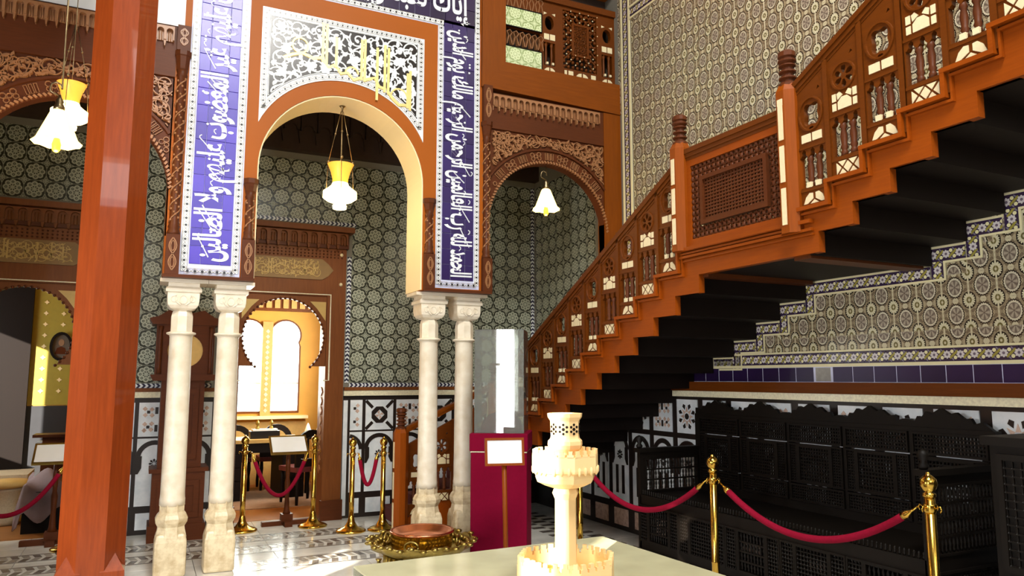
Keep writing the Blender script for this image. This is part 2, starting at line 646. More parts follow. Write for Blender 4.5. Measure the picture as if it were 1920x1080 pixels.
    def mesh(s, name, m):
        me = bpy.data.meshes.new(name)
        me.from_pydata(s.v, [], s.f)
        bm = bmesh.new()
        bm.from_mesh(me)
        bmesh.ops.recalc_face_normals(bm, faces=bm.faces)
        bm.to_mesh(me)
        bm.free()
        me.polygons.foreach_set('use_smooth', s.sm)
        me.materials.append(m)
        me.update()
        return me

    def build(s, name, m, parent=None, loc=(0, 0, 0), kind=None, label=None):
        me = s.mesh(name, M[m] if isinstance(m, str) else m)
        return link(name, me, parent, loc, kind, label)


def link(name, me, parent=None, loc=(0, 0, 0), kind=None, label=None):
    o = bpy.data.objects.new(name, me)
    COL.objects.link(o)
    o.location = loc
    if parent is not None:
        o.parent = parent
    if kind:
        o['kind'] = kind
    if label:
        o['label'] = label
    return o


def tag(o, label, cat=None, group=None, kind=None):
    o['label'] = label
    if cat: o['category'] = cat
    if group: o['group'] = group
    if kind: o['kind'] = kind
    return o


def empty(name, loc=(0, 0, 0), rz=0.0, label=None, cat=None, group=None, kind=None, parent=None):
    o = bpy.data.objects.new(name, None)
    COL.objects.link(o)
    o.location = loc
    o.rotation_euler = (0, 0, rz)
    o.empty_display_size = 0.1
    if parent is not None: o.parent = parent
    if label: tag(o, label, cat, group, kind)
    elif kind: o['kind'] = kind
    return o


def copy_tree(o, parent=None):
    c = o.copy()
    COL.objects.link(c)
    c.parent = parent
    for ch in list(o.children):
        copy_tree(ch, c)
    return c


def rect(u0, u1, v0, v1):
    return [(u0, v0), (u1, v0), (u1, v1), (u0, v1)]


def arc(cu, cv, r, a0, a1, n):
    return [(cu + r * cos(a0 + (a1 - a0) * i / n), cv + r * sin(a0 + (a1 - a0) * i / n)) for i in range(n + 1)]


def circle(cu, cv, ru, rv=None, n=20, lobes=0, amp=0.0):
    rv = rv or ru
    out = []
    for i in range(n):
        a = 2 * pi * i / n
        k = 1 + amp * cos(lobes * a) if lobes else 1
        out.append((cu + ru * k * cos(a), cv + rv * k * sin(a)))
    return out


def bevel(o, w, seg=1):
    m = o.modifiers.new('bevel', 'BEVEL')
    m.width = w
    m.segments = seg
    m.limit_method = 'ANGLE'
    return o


def tile_mesh(name, m, F, w, h, th=0.008, ch=0.002):
    """a single glazed tile, edges eased, centred on the plane origin"""
    b = MB()
    a, c = w / 2, h / 2
    o = rect(-a, a, -c, c)
    i = rect(-a + ch, a - ch, -c + ch, c - ch)
    vs = [F(u, v, 0) for u, v in o] + [F(u, v, th - ch) for u, v in o] + [F(u, v, th) for u, v in i]
    fs = [(8, 9, 10, 11)]
    for k in range(4):
        j = (k + 1) % 4
        fs += [(k, j, 4 + j, 4 + k), (4 + k, 4 + j, 8 + j, 8 + k)]
    b.add(vs, fs)
    return b.mesh(name, M[m])


def inside(p, poly):
    x, y = p
    r = False
    j = len(poly) - 1
    for i in range(len(poly)):
        xi, yi = poly[i]
        xj, yj = poly[j]
        if (yi > y) != (yj > y) and x < (xj - xi) * (y - yi) / (yj - yi) + xi:
            r = not r
        j = i
    return r


def scrolls(b, F, test, u0, u1, v0, v1, cell, w, n0, n1, leaf=1.0, seed=1, density=1.0):
    """arabesque: interlinked spirals with leaves, kept where test(u, v) holds"""
    R = random.Random(seed)
    nu = max(1, round((u1 - u0) / cell))
    nv = max(1, round((v1 - v0) / cell))
    cu, cv = (u1 - u0) / nu, (v1 - v0) / nv

    def keep(pts, ws):
        run, rw = [], []
        for p, q in zip(pts, ws):
            if test(p[0], p[1]):
                run.append(p); rw.append(q)
            else:
                if len(run) > 2: b.strip(F, run, rw, n0, n1 + R.uniform(0, .1) * (n1 - n0))
                run, rw = [], []
        if len(run) > 2: b.strip(F, run, rw, n0, n1 + R.uniform(0, .1) * (n1 - n0))

    def leafat(u, v, a, L):
        if not (test(u, v) and test(u + L * cos(a), v + L * sin(a))):
            return
        pts = [(u + L * t * cos(a + 0.5 * t), v + L * t * sin(a + 0.5 * t)) for t in (0, .25, .5, .75, 1)]
        b.strip(F, pts, [w * .6, w * 2.1, w * 2.5, w * 1.7, w * .2], n0, n1 + R.uniform(.12, .3) * (n1 - n0))

    for i in range(nu):
        for j in range(nv):
            c0 = u0 + (i + .5) * cu + R.uniform(-.08, .08) * cu
            d0 = v0 + (j + .5) * cv + R.uniform(-.08, .08) * cv
            sgn = 1 if (i + j) % 2 else -1
            a0 = R.uniform(0, 2 * pi)
            rr = min(cu, cv) * .56
            n = 26
            T = 2 * pi * 1.45
            pts, ws = [], []
            for k in range(n + 1):
                t = k / n
                r = rr * (1.0 - t * .86)
                a = a0 + sgn * T * t
                pts.append((c0 + r * cos(a), d0 + r * sin(a)))
                ws.append(w * (1.0 if t < .9 else 1.8))
            keep(pts, ws)
            for k in (2, 6, 10, 14, 18):
                p = pts[k]
                a = atan2(p[1] - d0, p[0] - c0) + sgn * R.uniform(.5, 1.1)
                leafat(p[0], p[1], a, rr * .5 * leaf)
            leafat(c0, d0, R.uniform(0, 6.28), rr * .3 * leaf)
            # tie to the neighbours
            for di, dj in ((1, 0), (0, 1)):
                if R.random() < density and i + di < nu and j + dj < nv:
                    e0, g0 = c0 + di * cu, d0 + dj * cv
                    bend = R.uniform(-.5, .5) * rr
                    q = []
                    for k in range(9):
                        t = k / 8
                        q.append((c0 + (e0 - c0) * t + (bend * sin(2 * pi * t) if dj else 0), d0 + (g0 - d0) * t + (bend * sin(2 * pi * t) if di else 0)))
                    keep(q[1:-1], [w] * 7)


# ------------------------------------------------------------------ lettering
AR = {'ا': 'FE8D', 'أ': 'FE83', 'إ': 'FE87', 'ب': 'FE8F', 'ة': 'FE93', 'ت': 'FE95', 'ج': 'FE9D', 'ح': 'FEA1', 'د': 'FEA9', 'ذ': 'FEAB', 'ر': 'FEAD', 'س': 'FEB1', 'ص': 'FEB9', 'ض': 'FEBD', 'ع': 'FEC9', 'غ': 'FECD', 'ق': 'FED5', 'ك': 'FED9', 'ل': 'FEDD', 'م': 'FEE1', 'ن': 'FEE5', 'ه': 'FEE9', 'و': 'FEED', 'ي': 'FEF1'}
NOJOIN = set('اأإدذرو')


def shape_arabic(t):
    out = []
    for wd_ in t.split(' '):
        w_ = []
        i = 0
        while i < len(wd_):
            ch = wd_[i]
            pj = i > 0 and wd_[i - 1] not in NOJOIN
            if ch == 'ل' and i + 1 < len(wd_) and wd_[i + 1] == 'ا':
                w_.append(chr(0xFEFC if pj else 0xFEFB))
                i += 2
                continue
            nj = i + 1 < len(wd_) and ch not in NOJOIN
            base = int(AR[ch], 16)
            if ch in NOJOIN or ch == 'ة':
                c = base + (1 if pj else 0)
            else:
                c = base + (3 if pj and nj else 2 if nj else 1 if pj else 0)
            w_.append(chr(c))
            i += 1
        out.append(''.join(reversed(w_)))
    return ' '.join(reversed(out))


def text_geo(s, bold=0.0):
    c = bpy.data.curves.new('lettering', 'FONT')
    c.body = s
    c.resolution_u = 4
    c.extrude = 0.5
    c.offset = bold
    o = bpy.data.objects.new('lettering', c)
    COL.objects.link(o)
    bpy.context.view_layer.update()
    me = o.evaluated_get(bpy.context.evaluated_depsgraph_get()).to_mesh()
    vs = [tuple(v.co) for v in me.vertices]
    fs = [tuple(p.vertices) for p in me.polygons]
    bpy.data.objects.remove(o, do_unlink=True)
    bpy.data.curves.remove(c)
    return vs, fs


def letter(b, s, place, bold=0.0):
    """place(x01, y, n01) -> 3D; x01 runs 0..1 along the text, y in em above the baseline"""
    vs, fs = text_geo(s, bold)
    x0 = min(v[0] for v in vs); x1 = max(v[0] for v in vs)
    # every glyph gets a hair of its own height so overlapping strokes stay clean
    par = list(range(len(vs)))
    def find(i):
        while par[i] != i:
            par[i] = par[par[i]]
            i = par[i]
        return i
    for f in fs:
        r = find(f[0])
        for i in f[1:]:
            par[find(i)] = r
    R = random.Random(1)
    hs = {}
    out = []
    for i, v in enumerate(vs):
        h = hs.setdefault(find(i), R.uniform(.75, 1.1))
        out.append(place((v[0] - x0) / (x1 - x0), v[1], (v[2] + 0.5) * h))
    b.add(out, fs)

# ================================================================== STRUCTURE
YA, YB2 = 6.70, 7.155          # arcade front and back faces
YW = 8.72                      # wall behind the arcade
XR = 4.61                      # right wall
XL = -3.0                      # left wall
LAB = {}

# ------------------------------------------------------------------ floor
fl = MB().box(XL - .3, XR + .3, -5.3, 12.8, -0.25, -0.02).build('floor', 'grout', kind='structure', label='polished white marble floor with dark inlaid mosaic bands')
sw = 0.69
slab = tile_mesh('floor_slab', 'marble_floor', FZ(0), sw - .004, sw - .004, 0.02, .0015)
for i in range(11):
    for j in range(20):
        link('floor_slab', slab, fl, (XL + sw * (i + .52), -4.6 + sw * (j + .5), -0.02))
strip_base = MB()
bandg, bandd = MB(), MB()
F0 = FZ(0.0)
for (y0, y1, xa, xb) in ((7.88, 8.18, -1.6, 2.2), (7.36, 7.68, -1.6, 3.3), (6.70, 7.04, .85, 2.2)):
    bandd.fbox(F0, xa, xb, y0, y0 + .022, 0, .0025)
    bandd.fbox(F0, xa, xb, y1 - .022, y1, 0, .0025)
    h = (y1 - y0 - .09) / 2
    n = int((xb - xa) / .085)
    for r in range(2):
        for k in range(n):
            u = xa + .02 + k * .085
            v = y0 + .035 + r * (h + .02)
            sk = .03 if r == 0 else -.03
            (bandg if (k + r) % 2 else bandd).prism(F0, [(u + max(0, -sk), v), (u + .055 + max(0, -sk), v), (u + .055 + max(0, sk), v + h), (u + max(0, sk), v + h)], 0, .0025)
bandg.build('inlay', 'inlay_grey', fl, kind='stuff')
bandd.build('inlay', 'inlay_dark', fl, kind='stuff')
# dark patterned floor strip along the stair side
sd = MB()
for k in range(26):
    for r in range(3):
        if (k + r) % 2 == 0:
            sd.fbox(F0, 3.78 + r * .17, 3.78 + r * .17 + .15, 5.6 + k * .1, 5.6 + k * .1 + .09, 0, .0025)
sd.build('inlay', 'inlay_dark', fl, kind='stuff')
MB().box(XL, XR, 8.98, 12.0, -0.02, 0.004).build('study_floor', 'floor_wood', fl)

# ------------------------------------------------------------------ ceilings, far and near walls
MB().prism(lambda u, v, n: (u, v, 8.6 + n), rect(XL - .3, XR + .3, -5.3, 6.9), 0, .2, [rect(-.7, 2.5, -1.8, .6)]).build('ceiling', 'hall_wood', kind='structure', label='dark wooden high ceiling of the hall with a roof lantern')
ac = MB().box(XL, XR, 7.155, 8.72, 4.86, 4.98).build('ceiling', 'dark_ceiling', kind='structure', label='dark carved wooden ceiling behind the arches')
MB().box(XL - .3, XR, 9.0, 12.2, 3.5, 3.6).build('ceiling', 'yellow_wall', kind='structure', label='low ceiling over the far study and the left room')


def wall_with_windows(name, mk, u0, u1, z1, wins, label):
    b = MB()
    b.prism(mk, rect(u0, u1, 0, z1), 0, .3, [rect(a, c, d, e) for a, c, d, e in wins])
    return b.build(name, 'hall_wood', kind='structure', label=label)


wall_with_windows('wall_left', lambda u, v, n: (XL - n, u, v), -5.3, 9.1, 8.7, [(-1.56, -1.04, .4, 3.5), (2.2, 3.1, 1.35, 2.12)], 'dark panelled left wall of the hall with a tall window')
wall_with_windows('wall_front', lambda u, v, n: (u, -5.0 - n, v), XL - .3, XR + .3, 8.7, [(-.9, 2.9, 4.2, 7.0)], 'dark panelled wall behind the viewer with tall windows')


def hall_window(n, F, u0, u1, v0, v1):
    w = empty('window_%d' % n, kind='structure')
    w['label'] = {3: 'narrow tall window in the left wall', 4: 'wide high window behind the viewer', 5: 'low opening added in the left wall for side light'}[n]
    b = MB().prism(F, rect(u0 - .06, u1 + .06, v0 - .06, v1 + .06), -.05, .06, [rect(u0 + .04, u1 - .04, v0 + .04, v1 - .04)])
    b.build('frame', 'wood_portal', w)
    b = MB()
    if u1 - u0 < .6:
        b.fbox(F, u0, u1, 1.85, 1.9, -.02, .02)
    for k in (1, 3) if u1 - u0 > .6 else ():
        uu = u0 + (u1 - u0) * k / 4
        b.fbox(F, uu - .02, uu + .02, v0, v1, -.02, .02)
    b.build('mullion', 'wood_portal', w)
    return w


hall_window(3, lambda u, v, n: (XL + n, u, v), -1.56, -1.04, .4, 3.5)
hall_window(5, lambda u, v, n: (XL + n, u, v), 2.2, 3.1, 1.35, 2.12)  # unseen opening, added and sized to shape the side light and sunbeam
hall_window(4, lambda u, v, n: (u, -5.0 + n, v), -.9, 2.9, 4.2, 7.0)

MB().box(XL, -.30, -5.0, YA - .02, 4.95, 5.15).build('ceiling', 'dark_ceiling', kind='structure', label='gallery floor over the left strip of the hall, carried by the tall post')

# ------------------------------------------------------------------ right wall
wr = MB().box(XR, XR + .3, -5.3, 9.1, 0, 8.7).build('wall_right', 'grout', kind='structure', label='right wall clad in lattice patterned glazed tiles')
FR = FX(XR)
tm = tile_mesh('tile', 'medallion', FX(0), PU - .0012, PV - .0012, .008, .0012)
LY, LZ = 4.21, 2.32            # landing edge of the stair on this wall


def soffit_wall(y):
    """height of the stair's underside on the right wall"""
    if y > LY:
        return 2.32 - .1395 * (1 + int((y - LY) / .2713))
    if y > 3.16:
        return 2.32
    return 2.31 + .127 * (1 + int((3.16 - y) / .2425))


def rail_line(y):
    if y > 4.3: return 3.15 - (y - 4.3) * .515
    if y > 3.25: return 3.2
    return 3.3 + (3.25 - y) * .52


cand = []
rest = MB()
ny, nz = 34, 26
oy, oz = 3.703, 2.068
for i in range(-16, 16):
    for j in range(-2, 22):
        y, z = oy + i * PU, oz + (j - .5) * PV
        if y > 6.40 or y < .9: continue
        if z > 5.50: continue
        under = z < soffit_wall(y) - .12 and z - PV / 2 > 1.78
        over = z > rail_line(y) - .75
        if under:
            cand.append((-10, y, z))
        elif over:
            cand.append((abs(y - 4.2) + abs(z - 4.0) + (5 if z > 4.4 + (y - 2.6) * .5 else 0), y, z))
cand.sort()
for k, (s_, y, z) in enumerate(cand):
    if k < 300:
        link('tile', tm, wr, (XR, y, z))
    else:
        b0 = len(rest.v)
        rest.fbox(FX(0), y - oy - PU / 2, y - oy + PU / 2, z - oz - PV / 2, z - oz + PV / 2, 0, .0078)
# partial tiles down to the cream lines
for i in range(-16, 10):
    y = oy + i * PU
    if y < 5.1:
        rest.fbox(FX(0), y - oy - PU / 2, y - oy + PU / 2, 1.79 - oz, oz + .0 - oz - PV, 0, .0076)
rest.build('tile', 'medallion', wr, (XR, oy, oz), kind='stuff')
# tiles filling the stepped edge, cut to the border
fill = MB()
ys = [4.211 + .2713 * k for k in (4, 3, 2, 1, 0)] + [3.16 - .2425 * j for j in range(6)]
zs = [2.323 - .1395 * k for k in (4, 3, 2, 1, 0)] + [2.435 + .127 * j for j in range(5)]
for k in range(len(zs)):
    fill.fbox(FX(0), ys[k + 1] - .10 - oy, ys[k] - .12 - oy, 1.95 - oz if zs[k] - .1 > 1.96 else 1.79 - oz, zs[k] - .115 - oz, 0, .007)
fill.build('tile', 'medallion', wr, (XR, oy, oz), kind='stuff')

# stepped flower border under the stair, its cream edging, the flower row and the indigo row
edge = MB()
CE = .014
for k in range(len(zs)):
    ya, yb, zt = ys[k], ys[k + 1], zs[k]
    b = MB().fbox(FX(0), -(ya - yb) / 2, (ya - yb) / 2 - CE, -.043, .043, 0, .010)
    b.build('border_tile', 'flower_y', wr, (XR, (ya + yb) / 2, zt - .057))
    edge.fbox(FR, yb - CE, ya, zt - CE, zt, 0, .013)
    edge.fbox(FR, yb - .114, ya - .10, zt - .114, zt - .10, 0, .013)
    if k + 1 < len(zs):
        zn = zs[k + 1]
        b = MB().fbox(FX(0), -.043, .043, -(zn - zt - .0) / 2, (zn - zt) / 2, 0, .010)
        b.build('border_tile', 'flower_z', wr, (XR, yb - .057, (zt + zn) / 2 - .1))
        edge.fbox(FR, yb - CE, yb, zt - CE, zn, 0, .0135)
        edge.fbox(FR, yb - .114, yb - .10, zt - .114, zn - .10, 0, .0135)
edge.fbox(FR, 5.266, 5.28, 1.68, 1.763, 0, .0135)
edge.fbox(FR, 0, 5.18, 1.776, 1.79, 0, .013)
edge.fbox(FR, 0, 5.28, 1.668, 1.69, 0, .013)
fm = tile_mesh('border_tile', 'flower_y', FX(0), .1745, .084, .010, .0015)
im = tile_mesh('band_tile', 'plum_tile', FX(0), .1725, .111, .010, .002)
MB().fbox(FR, 0, 5.57, 1.553, 1.668, 0, .0085).build('band_bed', 'grout_blue', wr)
gm = tile_mesh('band_tile', 'grey_tile', FX(0), .145, .108, .0103, .004)
for k in range(27):
    y = 5.19 - k * .176
    link('border_tile', fm, wr, (XR, y, 1.733))
for k in range(29):
    y = 5.47 - k * .176
    if k == 8:
        link('band_tile', gm, wr, (XR, y, 1.611), label='grey repaired tile')
    else:
        link('band_tile', im, wr, (XR, y, 1.611))
# upright flower border beside the arcade, cross band, cornice patch
vm = tile_mesh('border_tile', 'flower_z', FX(0), .092, .1745, .010, .0015)
for k in range(22):
    link('border_tile', vm, wr, (XR, 6.545, 2.55 + k * .176))
for (a, c) in ((6.602, 6.63), (6.46, 6.488)):
    edge.fbox(FR, a, c, 1.9, 6.9, 0, .014)
for k in range(26):
    link('border_tile', fm, wr, (XR, 6.36 - k * .176, 5.59))
edge.fbox(FR, 2.0, 6.46, 5.512, 5.536, 0, .0142)
edge.fbox(FR, 2.0, 6.46, 5.644, 5.668, 0, .0142)
for k in range(4):
    link('border_tile', fm, wr, (XR - .008, 3.86 - k * .176, 4.87))
edge.fbox(FR, 3.2, 3.97, 4.805, 4.823, .008, .022)
edge.fbox(FR, 3.955, 3.97, 4.82, 5.5, .008, .022)
edge.build('cream_edging', 'cream_tile', wr)
up = MB()
up.fbox(FX(0), 1.0 - oy, 6.46 - oy, 5.67 - oz, 7.4 - oz, 0, .007)
up.fbox(FX(0), 6.63 - oy, 6.69 - oy, 4.5 - oz, 7.2 - oz, 0, .007)
up.build('tile', 'medallion', wr, (XR, oy, oz), kind='stuff')

# ledges and dado of the right wall
t1 = MB().fbox(FR, -1.0, 8.7, 1.47, 1.552, 0, .075).build('trim_1', 'wood_stair', kind='structure', label='reddish wooden ledge along the right wall')
t2 = MB().fbox(FR, -1.0, 8.7, 1.415, 1.468, 0, .06).build('trim_2', 'mop', kind='structure', label='mother-of-pearl band under the right wall ledge')
FB = FY(YW)


def dado(parent, F, u0, pitch, ks, w, zt0, zt1, zc0, zc1, types, cut0=-99, cut1=99):
    """black marble frame with inlaid squares over pointed arch panels"""
    for n_, k in enumerate(ks):
        a = u0 + k * pitch
        c = a + w
        a, c = max(a, cut0), min(c, cut1)
        if c - a < .05: continue
        full = c - a > w * .9
        ty = types[k % len(types)]
        m_ = (u0 + k * pitch + u0 + k * pitch + w) / 2
        pl = MB().fbox(F, a, c, zt0, zt1, .006, .014).build('star_panel', 'marble_panel', parent)
        zc = (zt0 + zt1) / 2
        h = min(w, zt1 - zt0) / 2
        bk, pk = MB(), MB()
        def ok(u): return a + .004 < u < c - .004
        if ty == 'x':
            if full:
                for sx in (-1, 1):
                    for sz in (-1, 1):
                        bk.bar(F, (m_ + sx * h * .98, zc + sz * h * .98), (m_ + sx * h * .5, zc + sz * h * .5), .036, .014, .019)
                q = [(m_ + h * .62 * cos(t), zc + h * .62 * sin(t)) for t in [pi / 8 + i * pi / 4 for i in range(8)]]
                q2 = [(m_ + h * .36 * cos(t), zc + h * .36 * sin(t)) for t in [i * pi / 2 for i in range(4)]]
                bk.prism(F, q, .014, .018, [q2])
                for i in range(4):
                    pk.prism(F, [(m_, zc), (m_ + h * .33 * cos(i * pi / 2), zc + h * .33 * sin(i * pi / 2)), (m_ + h * .33 * cos(i * pi / 2 + pi / 4) * .7, zc + h * .33 * sin(i * pi / 2 + pi / 4) * .7)], .014, .018)
        elif ty == 's':
            if full:
                for i in range(8):
                    t = i * pi / 4
                    pk.prism(F, [(m_ + h * .30 * cos(t - .39), zc + h * .30 * sin(t - .39)), (m_ + h * .62 * cos(t), zc + h * .62 * sin(t)), (m_ + h * .30 * cos(t + .39), zc + h * .30 * sin(t + .39))], .014, .018)
                    t += pi / 8
                    bk.prism(F, [(m_ + h * .72 * cos(t - .2), zc + h * .72 * sin(t - .2)), (m_ + h * .46 * cos(t), zc + h * .46 * sin(t)), (m_ + h * .72 * cos(t + .2), zc + h * .72 * sin(t + .2)), (m_ + h * .84 * cos(t), zc + h * .84 * sin(t))], .014, .018)
                bk.prism(F, circle(m_, zc, h * .2, n=8), .014, .018)
        else:
            for (x_, y_, L_, W_) in ((0, .78, .09, .3), (0, -.78, .09, .3), (.78, 0, .3, .09), (-.78, 0, .3, .09)):
                if ok(m_ + (x_ - L_) * h) and ok(m_ + (x_ + L_) * h):
                    bk.fbox(F, m_ + (x_ - L_) * h, m_ + (x_ + L_) * h, zc + (y_ - W_) * h * .7, zc + (y_ + W_) * h * .7, .014, .018)
            for ix in (-1, 1):
                for iz in (-1, 1):
                    for (dx, dz, s_, B_) in ((.46, .46, .09, 0), (.28, .62, .15, 1), (.64, .28, .15, 1), (.66, .66, .15, 1), (.26, .26, .15, 1)):
                        u, v = m_ + ix * dx * h, zc + iz * dz * h
                        s2 = s_ * h
                        if ok(u - s2) and ok(u + s2):
                            if B_: pk.prism(F, [(u - s2, v), (u, v - s2), (u + s2, v), (u, v + s2)], .014, .018)
                            else: bk.fbox(F, u - s2, u + s2, v - s2, v + s2, .014, .018)
        if bk.v: bk.build('black_inlay', 'marble_dark', pl)
        if pk.v: pk.build('pink_inlay', 'marble_pink', pl)
        # arch panel
        zs_ = zc1 - w / 2 - .03
        out = [(a, zc0), (c, zc0), (c, zc1), (a, zc1)]
        ap = MB().prism(F, out, .006, .013).build('arch_panel', 'marble_panel', parent)
        rb = MB()
        r1, r2 = w / 2 + .012, w / 2 - .035
        if full:
            rb.prism(F, arc(m_, zs_, r1, 0, pi, 16) + arc(m_, zs_, r2, pi, 0, 16), .013, .021)
            for sx in (-1, 1):
                e = m_ + sx * w / 2
                rb.prism(F, [(e, zs_ + .02), (e - sx * .05, zs_ + .02), (e - sx * .05, zs_ - .10), (e - sx * .02, zs_ - .16), (e, zs_ - .16)], .013, .022)
            fw = MB()
            for i in range(8):
                t = i * pi / 4
                rb.prism(F, [(m_ + .008 * cos(t), zs_ - .06 + .008 * sin(t)), (m_ + .04 * cos(t - .3), zs_ - .06 + .04 * sin(t - .3)), (m_ + .052 * cos(t), zs_ - .06 + .052 * sin(t)), (m_ + .04 * cos(t + .3), zs_ - .06 + .04 * sin(t + .3))], .013, .018)
            if F is not FB:
                for sx in (-1, 1):
                    rb.fbox(F, m_ + sx * .055 - .022, m_ + sx * .055 + .022, zc0 + .09, zs_ - .17, .013, .018)
        else:
            rb.strip(F, [p for p in arc(m_, zs_, w / 2 - .012, 0, pi, 20) if a <= p[0] <= c] or [(a, zs_), (a + .01, zs_)], .045, .013, .021)
        rb.build('black_inlay', 'marble_dark', ap)
        # base panel
        MB().fbox(F, a + .02, c - .02, .05, zc0 - .07, .006, .013).build('base_panel', 'marble_pink' if F is not FB else 'marble_panel', parent)


dr = MB().fbox(FR, -1.0, 8.7, 0, 1.415, 0, .006).build('trim_3', 'marble_dark', kind='structure', label='black marble dado with inlaid panels on the right wall')
dado(dr, FR, 5.51, .373, range(-9, 6), .295, 1.07, 1.385, .29, 1.02, ('s', 'm'))

# ------------------------------------------------------------------ wall behind the arcade
wb = MB()
for (a, c, z0, z1) in ((XL - .3, -1.57, 0, 5.2), (-.63, .93, 0, 5.2), (1.87, XR + .3, 0, 5.2), (-1.57, -.63, 2.53, 5.2), (.93, 1.87, 2.53, 5.2)):
    wb.box(a, c, YW, YW + .3, z0, z1)
wb = wb.build('wall_back', 'grout', kind='structure', label='wall behind the arches clad in grey green rosette tiles')
rt = tile_mesh('tile', 'rosette', FY(0), PB - .002, PB - .002, .008, .0012)
rs = tile_mesh('tile', 'rosette', FX(0), PB - .002, PB - .002, .008, .0012)
rest = MB()
X0, Z0 = 2.2375, 1.625
for j in range(14):
    z = Z0 + j * PB
    for i in range(-20, 13):
        x = X0 + i * PB
        if -.42 - .09 < x < .72 - .09 and not (x > .66):
            rest.fbox(FY(0), x - X0 - PB / 2 + .001, x - X0 + PB / 2 - .001, z - Z0 - PB / 2 + .001, z - Z0 + PB / 2 - .001, 0, .008)
        elif x > 2.16 or z > 3.45:
            if x > .5: link('tile', rt, wb, (x, YW, z))
            else: rest.fbox(FY(0), x - X0 - PB / 2 + .001, x - X0 + PB / 2 - .001, z - Z0 - PB / 2 + .001, z - Z0 + PB / 2 - .001, 0, .008)
rest.build('tile', 'rosette', wb, (X0, YW, Z0), kind='stuff')
for j in range(14):
    z = Z0 + j * PB
    for i in range(8):
        y = 8.60 - i * PB
        if z > 3.0 - (y - 4.6) * .53:
            link('tile', rs, wr, (XR, y, z))
# chevron borders
cv = tile_mesh('border_tile', 'chev_v', FY(0), .05, PB - .001, .010, .001)
chh = tile_mesh('border_tile', 'chev_h', FY(0), PB - .001, .046, .010, .001)
for j in range(8):
    link('border_tile', cv, wb, (2.118, YW, Z0 + j * PB - .0))
for i in range(13):
    link('border_tile', chh, wb, (X0 + i * PB, YW, 1.506))
for i in range(6):
    link('border_tile', chh, wb, (-.36 + i * PB, YW, 1.506))
for i in range(12):
    link('border_tile', chh, wb, (.80 - .185 * 0 + i * PB - .185, YW, 3.40)) if i < 9 else None
for j in range(14):
    link('border_tile', cv, wb, (4.565, YW - .001, Z0 + j * PB))
# dark carved cornice over the tiles
cn = MB().box(XL, XR, YW - .12, YW, 4.20, 4.86)
cn = cn.build('trim_4', 'dark_ceiling', kind='structure', label='dark carved cornice above the rosette tiles')
b = MB()
FC = FY(YW - .12)
for i in range(40):
    u = XL + .1 + i * .19
    b.prism(FC, [(u + .01, 4.75), (u + .18, 4.75), (u + .18, 4.42)] + arc(u + .095, 4.44, .06, 0, pi, 6)[0:] + [(u + .01, 4.42)], 0, .05)
    b.prism(FC, [(u - .02, 4.42), (u + .02, 4.42), (u, 4.28)], 0, .04)
b.build('pendant_row', 'dark_ceiling', cn, kind='stuff')
t = MB().box(2.085, XR, YW - .05, YW, 1.445, 1.482).build('trim_5', 'wood_portal', kind='structure', label='brown wooden ledge over the back wall dado')
MB().box(-.42, .72, YW - .05, YW, 1.445, 1.482).build('ledge_board', 'wood_portal', t)
t = MB().box(2.085, XR, YW - .04, YW, 1.383, 1.443).build('trim_6', 'mop', kind='structure', label='mother-of-pearl band over the back wall dado')
MB().box(-.42, .72, YW - .04, YW, 1.383, 1.443).build('band_piece', 'mop', t)
db = MB().box(2.085, XR, YW - .006, YW, 0, 1.383)
db.box(-.42, .72, YW - .006, YW, 0, 1.383)
db = db.build('trim_7', 'marble_dark', kind='structure', label='black marble dado with white inlaid panels on the back wall')
dado(db, FB, 2.352, .372, range(-1, 6), .333, .985, 1.333, .285, .965, ('x', 'm'), 2.17, 4.55)
dado(db, FB, -.40, .372, range(0, 3), .333, .985, 1.333, .285, .965, ('m', 'm'), -.4, .70)
MB().box(2.09, 2.14, YW - .014, YW - .006, .03, 1.33).build('marble_strip', 'marble_panel', db)


# ------------------------------------------------------------------ carved door surrounds
def pendant_mesh(name, w, h, m, deep=.06):
    """one arched niche of a stalactite cornice with its hanging drop"""
    b = MB()
    F = FY(0)
    r = w * .36
    b.prism(F, rect(-w / 2, -r, 0, h)[:1] + [(-r, 0), (-r, h * .62)] + [(-p[0], p[1]) for p in arc(0, h * .62, r, 0, pi, 8)][1:-1] + [(r, h * .62), (r, 0), (w / 2, 0), (w / 2, h), (-w / 2, h)], 0, deep)
    b.prism(F, rect(-r, r, 0, h), 0, .012)
    b.tube([(-w * .12, -.02, 0), (-w * .12, -.02, h * .7)], w * .055, 6)
    b.tube([(w * .12, -.02, 0), (w * .12, -.02, h * .7)], w * .055, 6)
    b.prism(F, [(-w * .16 - w / 2, 0), (w * .16 - w / 2, 0), (w * .05 - w / 2, -h * .42), (-w * .05 - w / 2, -h * .42)], 0, deep * .8)
    return b.mesh(name, M[m])


PM = pendant_mesh('niche', .112, .13, 'wood_portal')


